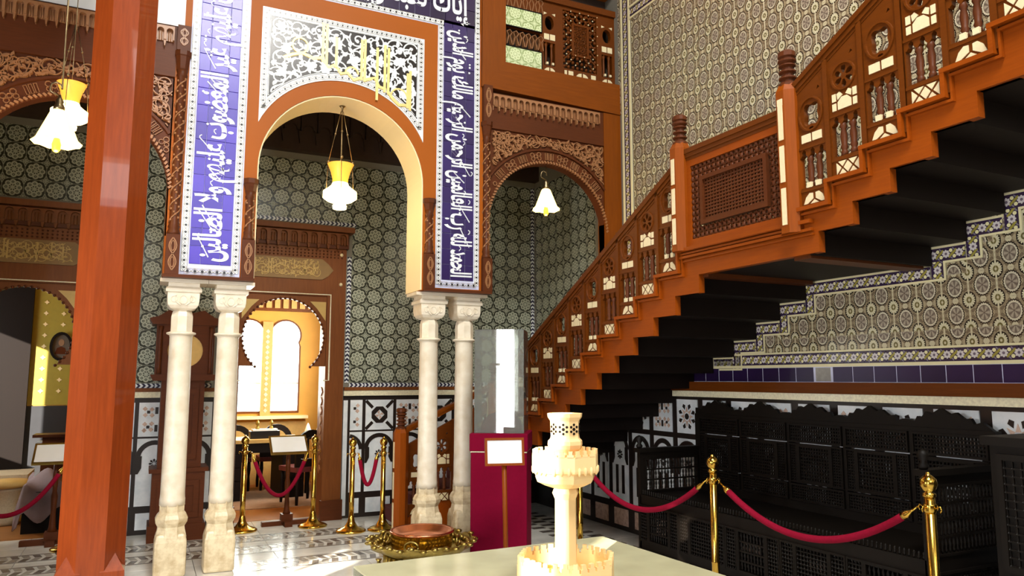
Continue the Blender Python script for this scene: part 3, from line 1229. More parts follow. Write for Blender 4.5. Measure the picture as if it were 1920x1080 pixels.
def door_surround(n, xc, label):
    d = empty('door_%d' % n, (xc, YW, 0), kind='structure')
    d['label'] = label
    F = FY(0)
    for sx in (-1, 1):
        o = MB()
        o.fbox(F, *(sorted((sx * .47, sx * .68))), 0, 2.53, -.3, .05)
        j = o.build('jamb', 'wood_portal', d)
        MB().fbox(F, *(sorted((sx * .455, sx * .70))), 0, .22, .0, .075).build('jamb_foot', 'wood_brown', j)
        rev = MB()
        for k in range(9):
            rev.prism(lambda u, v, n_: (sx * (.47 - n_), u, v), [(.06, .55 + k * .11), (.12, .5 + k * .11), (.18, .55 + k * .11), (.12, .6 + k * .11)], 0, .008)
        rev.build('reveal_inlay', 'wood_carve', j, kind='stuff')
    MB().fbox(F, -.68, .68, 2.53, 3.09, -.02, .05).build('head_board', 'wood_portal', d)
    hp = MB().prism(F, [(-.47, 1.72), (-.31, 1.72)] + [(.445 * sin(t), .0 + 2.04 - .445 * cos(t)) for t in [-.77 - (2 * pi - 1.54) * i / 28 for i in range(29)]] + [(.31, 1.72), (.47, 1.72), (.47, 2.53), (-.47, 2.53)], -.02, .03).build('horseshoe_arch', 'wood_portal', d)
    bb = MB()
    for i in range(41):
        t = -.74 - (2 * pi - 1.48) * i / 40
        bb.ball((.445 * sin(t), -.035, 2.04 - .445 * cos(t)), .016, 6, 4)
    bb.build('bead_moulding', 'wood_brown', hp, kind='stuff')
    sp = MB()
    for sx in (-1, 1):
        sp.prism(F, [(sx * .46, 2.46), (sx * .28, 2.46), (sx * .36, 2.38), (sx * .46, 2.24)], .03, .036)
    sp.build('corner_plate', 'dull_gold', hp)
    ln = MB()
    ln.strip(F, [(-.45, 1.56), (-.51, 1.56), (-.51, 2.545), (.51, 2.545), (.51, 1.56), (.45, 1.56)], .017, .05, .056)
    ln.build('pearl_line', 'mop', d)
    # calligraphy cartouche
    cp = MB()
    cp.prism(F, [(-.42, 2.715), (.40, 2.715), (.47, 2.76), (.53, 2.83), (.47, 2.9), (.40, 2.955), (-.42, 2.955), (-.49, 2.9), (-.55, 2.83), (-.49, 2.76)], .05, .062)
    cp = cp.build('cartouche', 'cartouche', d)
    lt = MB()
    for (u, v0, v1) in ((-.34, 2.77, 2.93), (-.2, 2.76, 2.93), (-.17, 2.76, 2.93), (-.02, 2.77, 2.92), (.08, 2.76, 2.93), (.2, 2.77, 2.93), (.3, 2.76, 2.9)):
        lt.bar(F, (u, v0), (u, v1), .013, .062, .07)
    for (u, r) in ((-.27, .06), (-.08, .07), (.14, .06), (.25, .05)):
        lt.strip(F, arc(u, 2.80, r, .2, pi - .1, 10), .014, .062, .07)
        lt.strip(F, arc(u + .03, 2.80, r * .6, pi, 2 * pi, 8), .014, .062, .07)
    lt.build('lettering', 'dull_gold', cp)
    sc_ = MB()
    scrolls(sc_, F, lambda u, v: -.4 < u < .38 and 2.735 < v < 2.94, -.4, .38, 2.73, 2.95, .11, .008, .062, .067, seed=n)
    sc_.build('leaf_scroll', 'dull_gold', cp, kind='stuff')
    pt = MB()
    for i in range(30):
        for j in range(3):
            pt.ball((-.62 + i * .043, -.052, 2.985 + j * .035), .011, 5, 3)
    pt.build('bead_frieze', 'wood_brown', d, kind='stuff')
    st = MB()
    st.ball((.62, -.055, 3.02), .022, 10, 6)
    s0 = st.build('stud', 'ivory', d)
    for (u, v) in ((.62, 2.67), (-.62, 3.02), (-.62, 2.67)):
        link('stud', s0.data, d, (u - .62, 0, v - 3.02))
    cz = MB().fbox(F, -.74, .74, 3.27, 3.33, 0, .19).build('cornice', 'wood_portal', d)
    MB().fbox(F, -.70, .70, 3.09, 3.27, 0, .08).build('cornice_back', 'wood_brown', d)
    for i in range(12):
        link('niche', PM, cz, (-.616 + i * .112, -.08, 3.13))
    return d


door_surround(1, 1.39, 'carved brown door surround with horseshoe arch seen through the central arch')
door_surround(2, -1.10, 'carved dark door surround behind the left arch, beside the tall post')

# ------------------------------------------------------------------ rooms beyond
# study behind door 1
w = MB()
FS = FY(12.0)
w1 = rect(1.12, 1.655, 1.04, 2.2)
def win_out(cx, hw, z0, zs_, r):
    zc = zs_
    pts = [(cx - hw, z0), (cx + hw, z0), (cx + hw, zc - .12)]
    pts += arc(cx, zc + .05, r, -.5, pi + .5, 18)
    pts += [(cx - hw, zc - .12)]
    return pts
wo = [win_out(1.405, .235, 1.06, 2.2, .245), win_out(1.945, .235, 1.06, 2.2, .245)]
w.prism(FS, rect(.2, 3.0, 0, 3.5), -.2, 0, wo)
w = w.build('wall_far', 'yellow_wall', kind='structure', label='yellow far wall of the study with two bright arched windows')
MB().fbox(FS, .2, 3.0, 2.62, 3.4, 0, .10).build('window_head_board', 'wood_portal', w)
pd = MB()
for i in range(22):
    pd.fbox(FS, .25 + i * .125, .33 + i * .125, 2.66, 2.84, .10, .13)
pd.build('head_slat', 'tan_wall', w, kind='stuff')
MB().fbox(FS, .2, 2.3, 0, .93, 0, .03).build('dado_board', 'tan_wall', w)
MB().fbox(FS, .2, 2.3, .975, 1.02, 0, .16).build('sill', 'cream', w)
MB().fbox(FS, 1.60, 1.75, 1.02, 2.45, 0, .05).build('centre_post', 'tan_wall', w)
bd = MB()
for k in range(16):
    z = 1.1 + k * .08
    bd.prism(FS, [(1.645, z), (1.675, z - .035), (1.705, z), (1.675, z + .035)], .05, .056)
bd.build('post_inlay', 'mop', w, kind='stuff')
for n, cx in ((1, 1.405), (2, 1.945)):
    o = empty('window_%d' % n, kind='structure')
    o['label'] = ('left' if n == 1 else 'right') + ' bright arched window in the yellow study'
    a, c = wo[n - 1], win_out(cx, .21, 1.09, 2.2, .22)
    MB().prism(FS, a, -.08, .02, [c]).build('frame', 'wood_portal', o)
    MB().fbox(FS, cx - .21, cx + .21, 1.50, 1.515, -.05, -.03).build('glazing_bar', 'cream', o)
    MB().prism(FS, c, -.05, -.044).build('pane', 'pane', o)
ws = MB()
ws.box(.0, .2, 9.02, 12.2, 0, 3.5)
ws.build('wall_inner', 'yellow_wall', kind='structure', label='yellow side wall between the study and the next room')
ws = MB().prism(lambda u, v, n: (2.5 + n, u, v), rect(9.02, 12.2, 0, 3.5), 0, .2, [rect(9.9, 11.3, 1.2, 2.8)]).build('wall_study', 'wood_portal', kind='structure', label='panelled right wall of the study')  # unseen opening added for the extra study light
for k in range(3):
    MB().box(2.48, 2.5, 9.3 + k * .9, 10.0 + k * .9, .2, 1.1).build('panel', 'tan_wall', ws)
# room behind door 2
w = MB().box(XL, 0, 11.5, 11.7, 0, 3.5).prism(lambda u, v, n: (XL - n, u, v), rect(9.02, 11.7, 0, 3.6), 0, .2, [rect(9.7, 11.1, 1.2, 2.8)]).build('wall_yellow', 'yellow_wall', kind='structure', label='yellow star patterned wall seen through the left doorway')  # side opening added for the extra left room light
FT = FY(11.5)
MB().fbox(FT, XL, -1.34, 0, 3.4, 0, .06).build('wall_panelling', 'wood_dark', w)
MB().fbox(FT, -1.34, 0, 1.24, 2.9, 0, .01).build('star_paper', 'olive_paper', w)
st = MB()
for i in range(7):
    for j in range(11):
        st.prism(FT, circle(-1.2 + i * .2, 1.42 + j * .145, .024, n=8, lobes=4, amp=.3), .01, .016)
st.build('star', 'cream', w, kind='stuff')
MB().fbox(FT, -1.34, 0, 0, 1.23, 0, .012).build('dark_dado', 'dark_panel', w)

# ------------------------------------------------------------------ arcade
CX, CZ, CR = 1.56, 3.43, .765
wa = MB()
FA = FY(YA)
DEP = YA - YB2
opening = [(CX + CR, 2.415)] + arc(CX, CZ, CR, 0, pi, 36) + [(CX - CR, 2.415)]
wa.prism(FA, [(.09, 2.415), (CX - CR, 2.415)] + list(reversed(opening))[1:-1] + [(CX + CR, 2.415), (3.02, 2.415), (3.02, 8.6), (.09, 8.6)], DEP, 0)
wa.prism(FA, rect(3.02, XR, 5.95, 8.6), DEP, 0)
wa.prism(FA, rect(XL, -1.30, 0, 8.6), DEP, 0)
wa.prism(FA, rect(-1.30, .09, 4.56, 8.6), DEP, 0)
wa = wa.build('wall_arcade', 'plaster', kind='structure', label='ochre arcade wall with a round central arch on marble columns')
lin_ = MB().prism(FA, [(CX + CR, 2.42)] + arc(CX, CZ, CR, 0, pi, 36) + [(CX - CR, 2.42), (CX - CR + .012, 2.42)] + arc(CX, CZ, CR - .012, pi, 0, 36) + [(CX + CR - .012, 2.42)], DEP - .002, -.012)
lin_.build('arch_lining', 'cream', wa)
# white board over the left bay
MB().fbox(FA, -1.30, .155, 4.56, 5.9, 0, .02).build('white_board', 'white_wall', wa)

# ------------------------------------------------------------------ tile panels of the arcade
NT = .012


def lattice_border(parent, F, path, w, closed, n0=NT):
    """white border with a row of dark diamonds between crossing lines"""
    b = MB().strip(F, path, w, 0, n0, closed)
    o = b.build('white_border', 'white_tile', parent)
    d, l = MB(), MB()
    pts = list(path) + ([path[0]] if closed else [])
    for a, c in zip(pts[:-1], pts[1:]):
        L = hypot(c[0] - a[0], c[1] - a[1])
        n = max(1, round(L / (w * .95)))
        tu, tv = (c[0] - a[0]) / L, (c[1] - a[1]) / L
        s = L / n
        for k in range(n):
            q = (a[0] + tu * s * (k + .5), a[1] + tv * s * (k + .5))
            r = w * .19
            P = lambda x, y: (q[0] + tu * x - tv * y, q[1] + tv * x + tu * y)
            d.prism(F, [P(-r, 0), P(0, -r * 1.15), P(r, 0), P(0, r * 1.15)], n0, n0 + .002, back=False)
            h = s / 2
            for sy in (-1, 1):
                l.bar(F, P(-h, 0), P(0, sy * w * .34), w * .055, n0, n0 + .0015)
                l.bar(F, P(h, 0), P(0, sy * w * .34), w * .055, n0, n0 + .0015)
        e = w * .36
        for sy in (-1, 1):
            l.bar(F, (a[0] - tv * e * sy, a[1] + tu * e * sy), (c[0] - tv * e * sy, c[1] + tu * e * sy), w * .05, n0, n0 + .0014)
    d.build('diamond', 'black_tile', o, kind='stuff')
    l.build('cross_line', 'inlay_grey', o, kind='stuff')
    return o


def tile_band(parent, cols, z0, z1, mk):
    """cols: list of (u centre, width); rows of .157 from z0"""
    n = round((z1 - z0) / .157)
    h = (z1 - z0) / n
    for u, w_ in cols:
        me = tile_mesh('tile', mk, FY(0), w_ - .003, h - .003, NT, .0025)
        for k in range(n):
            link('tile', me, parent, (u, YA, z0 + h * (k + .5)))


for (x0, x1, z0, z1) in ((2.455, 2.912, 2.445, 5.47), (.21, .685, 2.425, 5.47), (.21, 2.912, 5.09, 5.47)):
    MB().fbox(FA, x0, x1, z0, z1, -.01, .004).build('panel_bed', 'grout_blue', wa)
# same blue tiles, light put into the colour: bright left pier, dark right; plum frieze
RX0, RX1 = 2.518, 2.850
tile_band(wa, [(RX0 + .045, .09), (RX0 + .166, .152), (RX1 - .045, .09)], 2.525, 5.13, 'blue_tile_shade')
LX0, LX1 = .282, .612
tile_band(wa, [(LX0 + .045, .09), (LX0 + .165, .15), (LX1 - .045, .09)], 2.53, 5.13, 'cobalt' if 'cobalt' in M else 'blue_tile_lit')
fm_ = tile_mesh('tile', 'plum_tile', FY(0), .1575, .154, NT, .0025)
for i in range(16):
    for j in range(3):
        link('tile', fm_, wa, (LX0 + .0803 + i * .1605, YA, 5.232 + j * .157))
lattice_border(wa, FA, [(2.485, 5.09), (2.485, 2.484), (2.882, 2.484), (2.882, 5.55)], .058, False)
lattice_border(wa, FA, [(.246, 5.55), (.246, 2.468), (.648, 2.468), (.648, 5.09)], .062, False)
lattice_border(wa, FA, [(.648, 5.125), (2.512, 5.125)], .062, False)

# lettering: white on the blue tiles (opening chapter of the Quran, as in the photograph)
def pier_text(name, s, x0, x1, z0, z1, up, bold):
    b = MB()
    W = x1 - x0
    def pl(x, y, n):
        t = (y + .28) / 1.03
        if up:   # right pier: read upwards, tops of the letters to the right
            return FA(x0 + .015 + t * (W - .03), z1 - x * (z1 - z0), NT + n * .004)
        return FA(x1 - .015 - t * (W - .03), z0 + x * (z1 - z0), NT + n * .004)
    letter(b, shape_arabic(s), pl, bold)
    R = random.Random(len(s))
    # vowel strokes and points strewn over the tall strokes
    n = int((z1 - z0) / .075)
    for k in range(n):
        z = z0 + (k + R.uniform(.2, .8)) * (z1 - z0) / n
        f = lambda t: (x0 + t * W) if up else (x1 - t * W)
        t0 = R.uniform(.45, .9)
        r = R.random()
        if r < .3:
            d = R.uniform(.1, .2)
            b.strip(FA, [(f(t0), z), (f(t0 + (.30 if t0 < .6 else -.35)), z - d * (1 if up else -1) * (1 if t0 < .6 else -1))], [.012, .006], NT, NT + R.uniform(.0050, .0062))
        elif r < .75:
            c = (f(t0), z)
            b.prism(FA, circle(c[0], c[1], .011, n=6), NT, NT + R.uniform(.0050, .0062))
            if r > .55:
                b.prism(FA, circle(c[0], c[1] + .03, .010, n=6), NT, NT + R.uniform(.0050, .0062))
        else:
            b.strip(FA, [(f(t0), z), (f(t0 + .05), z + .02), (f(t0 + .05), z + .035), (f(t0), z + .045)], .009, NT, NT + R.uniform(.0050, .0062))
    return b.build(name, 'white_tile', wa)


pier_text('lettering', 'الحمد لله رب العالمين الرحمن الرحيم مالك يوم الدين', RX0, RX1, 2.56, 5.06, True, .025)
pier_text('lettering', 'أنعمت عليهم غير المغضوب عليهم ولا الضالين', LX0, LX1, 2.56, 5.28, False, .03)
b = MB()
letter(b, shape_arabic('إياك نعبد وإياك نستعين'), lambda x, y, n: FA(.70 + x * 2.10, 5.17 + (y + .22) * .36, NT + n * .004), .02)
b.build('lettering', 'white_tile', wa)

# spandrel panel above the arch
def panel_outline(inset):
    r = .84 + inset
    x0, x1, zt = .785 + inset, 2.312 - inset, 4.905 - inset
    c = (1.555, 3.493)
    a0 = math.acos(max(-1, min(1, (x1 - c[0]) / r)))
    a1 = math.acos(max(-1, min(1, (x0 - c[0]) / r)))
    return [(x0, zt)] + list(reversed(arc(c[0], c[1], r, a0, a1, 28))) + [(x1, zt)]


pb = MB().prism(FA, panel_outline(0), 0, .010).build('spandrel_panel', 'white_tile', wa)
lattice_border(pb, FA, panel_outline(.032), .05, True, .012)
MB().prism(FA, panel_outline(.066), .010, .0125).build('dark_field', 'black_tile', pb)
pol = panel_outline(.075)
sb = MB()
scrolls(sb, FA, lambda u, v: inside((u, v), pol), .85, 2.26, 3.86, 4.84, .175, .0150, .0125, .0165, 1.3, seed=11)
sb.strip(FA, panel_outline(.072), .007, .0125, .016, True)
fl_ = MB()
R = random.Random(3)
for (u, v) in ((1.0, 4.55), (.97, 4.32), (1.22, 4.42), (1.62, 4.55), (1.86, 4.58), (2.05, 4.62), (2.12, 4.3), (.95, 4.75), (2.2, 4.55), (1.45, 4.7), (2.18, 4.05), (1.36, 4.42), (.93, 4.12)):
    if inside((u, v), pol):
        sb.prism(FA, circle(u, v, .045, n=24, lobes=6, amp=.22), .0125, .018)
sb.build('arabesque', 'white_tile', pb, kind='stuff')
gb = MB()
for (u, v0, v1) in ((2.17, 4.15, 4.55), (2.145, 4.17, 4.52), (1.95, 4.28, 4.74), (1.915, 4.29, 4.76), (1.84, 4.2, 4.72), (1.72, 4.36, 4.78), (1.69, 4.37, 4.77), (1.45, 4.45, 4.74), (1.36, 4.47, 4.85), (1.325, 4.48, 4.86)):
    gb.bar(FA, (u, v0), (u, v1), .024, .0125, .021 + .004 * R.random())
for p in ([(2.16, 4.2), (2.06, 4.19), (2.0, 4.24), (1.95, 4.3)], [(1.93, 4.32), (1.86, 4.34), (1.82, 4.42), (1.78, 4.4), (1.72, 4.38)], [(1.7, 4.4), (1.62, 4.36), (1.56, 4.42), (1.5, 4.4), (1.45, 4.46)],
          [(1.44, 4.47), (1.38, 4.44), (1.33, 4.5)], [(1.33, 4.52), (1.24, 4.5), (1.14, 4.53), (1.05, 4.5), (.98, 4.46)]):
    gb.strip(FA, p, .036, .0125, .020)
gb.strip(FA, circle(1.12, 4.60, .07, n=16), .022, .0125, .021, True)
gb.strip(FA, arc(2.06, 4.27, .08, .2, 3.0, 10), .02, .0125, .021)
gb.strip(FA, arc(1.60, 4.42, .06, .0, 3.1, 10), .02, .0125, .021)
gb.build('gilded_lettering', 'gold', pb)


# ------------------------------------------------------------------ engaged colonnettes
def vine(b, x, y, r, z0, z1, w, turns, seed=0):
    for ph in (0, pi):
        pts = []
        n = int((z1 - z0) / .02)
        for i in range(n + 1):
            t = i / n
            a = ph + turns * 2 * pi * t
            pts.append((x + (r + .003) * cos(a), y + (r + .003) * sin(a), z0 + (z1 - z0) * t))
        b.tube(pts, w, 4)
    n = int((z1 - z0) / .045)
    for i in range(n):
        z = z0 + (i + .5) * (z1 - z0) / n
        for k in range(2):
            a = -pi / 2 + (.5 if (i + k) % 2 else -.5) + (k - .5) * .7
            b.ball((x + r * cos(a), y + r * sin(a), z + k * .02), w * 1.7, 5, 3)


def colonnette(x, w, zb, zs1, ztop, block, name='colonnette'):
    y = YA - .012
    c = MB()
    hw = w / 2
    c.box(x - hw, x + hw, y - .05, YA + .03, 2.43, 2.43 + .33)
    c = c.build(name, 'wood_brown', wa)
    r = w * .36
    s = MB()
    s.lathe([(hw * 1.0, 0), (hw * 1.0, .02), (r * 1.05, .05), (r * 1.25, .07), (r, .09), (r, zs1 - 2.76 - .06), (r * 1.2, zs1 - 2.76 - .05), (r, zs1 - 2.76 - .03), (r * 1.25, zs1 - 2.76)], (x, y, 2.76), 12)
    s.build('shaft', 'wood_brown', c)
    v = MB()
    vine(v, x, y, r, 2.86, zs1 - .08, .0065, (zs1 - 2.9) / .26)
    v.build('vine_relief', 'wood_carve', c, kind='stuff')
    k = MB()
    k.lathe([(r * 1.2, zs1), (r * 1.3, zs1 + .02), (hw * 1.15, ztop - .05), (hw * 1.3, ztop - .04), (hw * 1.3, ztop)], (x, y, 0), 8, False, pi / 8)
    k.build('capital', 'wood_brown', c)
    rb = MB()
    blocks = [(2.46, 2.73)] + ([(ztop + .04, ztop + block - .03)] if block else [])
    for (a, e) in blocks:
        F = FY(y - .05)
        m_ = (a + e) / 2
        for sgn in (-1, 1):
            rb.strip(F, [(x + sgn * hw * .55 * sin(2 * pi * i / 16), a + (e - a) * i / 16) for i in range(17)], .012, 0, .008)
            rb.strip(F, circle(x, m_ + sgn * (e - a) * .25, hw * .3, (e - a) * .16, 10), .01, 0, .008, True)
    rb.build('knot_relief', 'wood_carve', c, kind='stuff')
    if block:
        MB().box(x - hw, x + hw, y - .05, YA + .03, ztop, ztop + block).build('upper_block', 'wood_brown', c)
    return c


colonnette(.745, .10, 2.43, 3.19, 3.30, 0)
colonnette(2.385, .10, 2.43, 3.19, 3.30, 0)
colonnette(.155, .105, 2.43, 4.18, 4.34, .22)
colonnette(2.985, .095, 2.43, 4.02, 4.16, .38)
for (a, c) in ((.09, .80), (2.335, 3.03)):
    MB().fbox(FA, a, c, 2.405, 2.43, DEP, .06).build('pier_base_moulding', 'wood_brown', wa)

# ------------------------------------------------------------------ marble columns
def marble_column(x, label):
    c = empty('marble_column', (x, 6.89, 0), label=label, cat='column', group='paired marble columns of the arcade')
    MB().box(-.185, .185, -.15, .15, 2.375, 2.405).build('abacus', 'marble_column', c)
    # octagonal base on a square plinth
    p = MB()
    q = .135
    p.lathe([(q * 1.26, 0), (q * 1.26, .27), (q * 1.12, .335)], (0, 0, 0), 4, False, pi / 4)
    bevel(p.build('plinth', 'marble_base', c), .02, 2)
    MB().lathe([(.128, .30), (.112, .36), (.108, .385), (.128, .42), (.132, .45), (.118, .48), (.100, .50), (.100, .56)], (0, 0, 0), 8, False, pi / 8).build('base', 'marble_base', c)
    MB().lathe([(.098, .55), (.098, .60), (.096, .61), (.094, .65), (.091, 1.2), (.0885, 1.925), (.092, 1.935), (.092, 1.945)], (0, 0, 0), 24).build('shaft', 'marble_column', c)
    MB().lathe([(.09, 1.94), (.113, 1.95), (.116, 1.957), (.113, 1.965), (.09, 1.972)], (0, 0, 0), 24).build('astragal', 'marble_column', c)
    n = MB()
    n.lathe([(.090, 1.97), (.090, 2.10), (.082, 2.135), (.066, 2.16), (.06, 2.17)], (0, 0, 0), 8, False, pi / 8)
    n.build('neck', 'marble_column', c)
    k = MB()
    # block capital with rounded lower edges
    k.lathe([(.10, 2.15), (.142, 2.165), (.166, 2.19), (.174, 2.22), (.176, 2.295), (.176, 2.30)], (0, 0, 0), 4, False, pi / 4)
    ko = k.build('capital', 'marble_column', c)
    bevel(ko, .012, 2)
    r = MB()
    F = FY(-.123)
    for sgn in (-1, 1):
        r.strip(F, [(sgn * (.02 + .05 * sin(t)), 2.19 + .035 * t) for t in (0, .6, 1.2, 1.8, 2.4)], .01, -.002, .006)
        r.strip(F, circle(sgn * .07, 2.24, .025, n=10), .008, -.002, .006, True)
    r.strip(F, circle(0, 2.235, .03, .035, 10), .009, -.002, .006, True)
    r.build('leaf_relief', 'marble_column', ko, kind='stuff')
    MB().lathe([(.18, 2.295), (.196, 2.30), (.196, 2.325), (.185, 2.335), (.17, 2.345), (.17, 2.38)], (0, 0, 0), 4, False, pi / 4).build('capital_moulding', 'marble_column', c)
    return c


marble_column(.262, 'left marble column of the pair beside the tall brown post')
marble_column(.635, 'marble column on the left edge of the central arch, before the bright doorway')
marble_column(2.47, 'marble column standing just behind the brass brazier')
marble_column(2.84, 'marble column partly hidden by the crimson plinth and its clear case')


# ------------------------------------------------------------------ carved side bays
PD = pendant_mesh('niche', .071, .12, 'wood_carve', .05)


def side_bay(name, x0, x1, cx, R, zc, ztop, zbox, label):
    s = empty(name, (cx, YA, 0), label=label, cat='screen')
    F = FY(0)
    u0, u1 = x0 - cx, x1 - cx
    zspr = 2.75
    hole = [(-R, zspr)] + list(reversed(arc(0, zc, R, 0, pi, 32)))[0:] + [(R, zspr)]
    pts = [(u0, zspr)] + hole + [(u1, zspr), (u1, ztop), (u0, ztop)]
    pl = MB().prism(F, pts, -.10, 0).build('spandrel', 'wood_brown', s)
    RO = R + .15
    # mouldings
    m_ = MB()
    m_.strip(F, arc(0, zc, RO, .62, pi - .62, 30), .03, 0, .02)
    m_.strip(F, [(u0, ztop - .01), (u1, ztop - .01)], .03, 0, .02)
    m_.build('moulding', 'wood_brown', pl)
    rp = MB()
    n = 64
    for i in range(n):
        a = .05 + (pi - .1) * i / (n - 1)
        p0 = (R * cos(a), zc + R * sin(a))
        rp.bar(F, ((R + .006) * cos(a - .012), zc + (R + .006) * sin(a - .012)), ((R + .03) * cos(a + .012), zc + (R + .03) * sin(a + .012)), .018, 0, .022)
    rp.build('rope_moulding', 'wood_carve', pl, kind='stuff')
    # voussoirs: reeded blocks and knots in turn
    k = 13
    for i in range(k):
        a = .22 + (pi - .44) * (i + .5) / k
        v = MB()
        ra, rb = R + .045, RO - .03
        if i % 2 == 0:
            for j in range(3):
                aa = a + (j - 1) * .045
                P = [(ra * cos(aa), zc + ra * sin(aa)), (rb * cos(aa), zc + rb * sin(aa))]
                if all(u0 + .02 < q[0] < u1 - .02 for q in P):
                    dx, dz = -sin(aa) * .011, cos(aa) * .011
                    v.strip(F, [(P[0][0] + dx, P[0][1] + dz), (P[1][0] + dx, P[1][1] + dz), (P[1][0] - dx, P[1][1] - dz), (P[0][0] - dx, P[0][1] - dz)], .007, 0, .014, True)
            nm = 'reeded_block'
        else:
            rm = (ra + rb) / 2
            for (da, dr, rr) in ((-.05, .02, .022), (.05, .02, .022), (-.05, -.022, .02), (.05, -.022, .02), (0, 0, .018)):
                q = ((rm + dr) * cos(a + da), zc + (rm + dr) * sin(a + da))
                if u0 + .03 < q[0] < u1 - .03:
                    v.strip(F, circle(q[0], q[1], rr, n=9), .008, 0, .014, True)
            nm = 'knot_block'
        if v.v: v.build(nm, 'wood_carve', pl)
    sc_ = MB()
    test = lambda u, v: u0 + .012 < u < u1 - .012 and zc - .35 < v < ztop - .03 and hypot(u, v - zc) > RO + .02
    scrolls(sc_, F, test, u0, u1, zc - .3, ztop - .02, .135, .012, 0, .022, 1.1, seed=21)
    scrolls(sc_, F, test, u0, u1, zc - .3, ztop - .02, .19, .011, 0, .028, 1.0, seed=8)
    sc_.build('scroll_relief', 'wood_carve', pl, kind='stuff')
    # pendant frieze box
    bx = MB().fbox(F, u0, u1, ztop, zbox, -.10, .012).build('frieze_board', 'wood_brown', s)
    n = int((u1 - u0 - .02) / .071)
    for i in range(n):
        link('niche', PD, bx, (u0 + .045 + i * .071, -.012, zbox - .15))
    return s


rbay = side_bay('carved_arch_screen', 3.03, 4.39, 3.71, .69, 3.125, 4.13, 4.49, 'dark carved wooden arch with pendants between right pier and staircase')
lbay = side_bay('carved_arch_screen', -1.28, .10, -.60, .69, 3.125, 4.13, 4.56, 'carved wooden arch left of the blue tiled left pier, behind the tall post')
fr = MB().fbox(FA, 4.39, XR, 1.75, 4.49, -.12, .02)
fr.build('frame_stile', 'wood_beam_v', wa)
MB().prism(FA, [(2.95, 4.53), (XR, 4.49), (XR, 4.835), (3.19, 4.835)], -.30, .035).build('frame_beam', 'wood_beam', wa)
MB().prism(FA, [(2.925, 4.53), (2.95, 4.53), (3.19, 4.835), (3.19, 6.2), (2.925, 6.2)], -.30, .035).build('frame_board', 'wood_beam_v', wa)

# ------------------------------------------------------------------ gallery front above the right bay
gf = empty('gallery_front', (3.19, 6.77, 4.835), label='carved gallery front with pale green tiles and ivory above the right bay', cat='railing')
F = FY(0)
gp = MB()
gp.prism(F, rect(0, 1.42, 0, .86), -.05, 0, [rect(.03, .46, .23, .45), rect(.505, .645, .11, .37), circle(.575, .595, .055, .08, 16), rect(.745, 1.18, .12, .79), rect(1.245, 1.385, .11, .37), circle(1.315, .595, .055, .08, 16)])
gp.build('frame', 'wood_stair', gf)
MB().fbox(F, -.02, 1.42, .83, .90, -.09, .03).build('hand_rail', 'wood_stair', gf)
for z in (.027, .465):
    t = MB().fbox(F, .035, .47, z, z + .2, 0, .012)
    t.build('green_tile', 'rosette_green', gf)
    MB().strip(F, rect(.028, .477, z - .007, z + .207), .014, 0, .018, True).build('tile_frame', 'wood_dark', gf)
cs = MB()
for z in (.345, .76):
    for i in range(6):
        u = .06 + i * .075
        cs.strip(F, [(u, z - .09), (u + .02, z), (u, z + .05), (u + .035, z + .07), (u + .06, z + .04), (u + .04, z), (u + .06, z - .09)], .011, -.04, .012)
MB().fbox(F, .03, .46, .23, .45, -.05, -.04).build('strip_back', 'wood_dark', gf)
cs.build('carved_strip', 'wood_carve', gf, kind='stuff')
for u in (.575, 1.315):
    for sx in (-1, 1):
        MB().fbox(F, u + sx * .037 - .031, u + sx * .037 + .031, .40, .465, 0, .006).build('ivory_square', 'ivory', gf)
        MB().lathe([(.014, .11), (.018, .14), (.012, .16), (.016, .24), (.012, .32), (.02, .34), (.016, .37)], (u + sx * .035, .02, 0), 8).build('spindle', 'wood_stair', gf)
        MB().fbox(F, u + sx * .035 - .012, u + sx * .035 + .012, .115, .14, .0, .02).build('ivory_square', 'ivory', gf)
        MB().prism(F, [(u + sx * .008, .03)] + [(u + sx * (.008 + .062 * sin(t)), .03 + .055 * cos(t)) for t in (0, .5, 1.0, 1.4)], 0, .006).build('ivory_leaf', 'ivory', gf)
        MB().prism(F, [(u + sx * .03, .70), (u + sx * .07, .68), (u + sx * .07, .71)], 0, .006).build('ivory_chip', 'ivory', gf)
la, wh = MB(), MB()
for i in range(9):
    la.bar(F, (.745, .12 + i * .09), (.745 + min(.435, .79 - .12 - i * .09 + 0), .12 + i * .09 + min(.435, .67 - i * .09)), .014, -.03, -.012) if i < 7 else None
    la.bar(F, (1.18, .12 + i * .09), (1.18 - min(.435, .67 - i * .09), .12 + i * .09 + min(.435, .67 - i * .09)), .014, -.03, -.012) if i < 7 else None
for i in range(8):
    for j in range(12):
        u, v = .765 + i * .057, .15 + j * .056
        if .87 < u < 1.07 and .29 < v < .64: continue
        la.ball((u, .02, v), .021, 6, 4)
        if (i + j) % 2 == 0:
            wh.ball((u + .028, .005, v + .028), .0095, 5, 3)
la.build('bead_lattice', 'wood_stair', gf, kind='stuff')
wh.build('ivory_bead', 'ivory', gf, kind='stuff')
il = MB().prism(F, rect(.86, 1.08, .28, .66), -.03, .0, [rect(.885, 1.055, .305, .635)])
for i in range(9):
    il.fbox(F, .89 + i * .02, .897 + i * .02, .30, .64, -.025, -.012)
for i in range(17):
    il.fbox(F, .885, 1.055, .305 + i * .02, .311 + i * .02, -.024, -.010)
il.build('inner_grille', 'wood_stair', gf)
for (u, w_) in ((.775, .03), (.84, .06), (1.13, .06)):
    MB().fbox(F, u - w_ / 2, u + w_ / 2, .03, .095, 0, .006).build('ivory_square', 'ivory', gf)
for sx in (-1, 1):
    MB().prism(F, [(.985 + sx * .01, .03)] + [(.985 + sx * (.01 + .07 * sin(t)), .03 + .06 * cos(t)) for t in (0, .5, 1.0, 1.4)], 0, .006).build('ivory_leaf', 'ivory', gf)
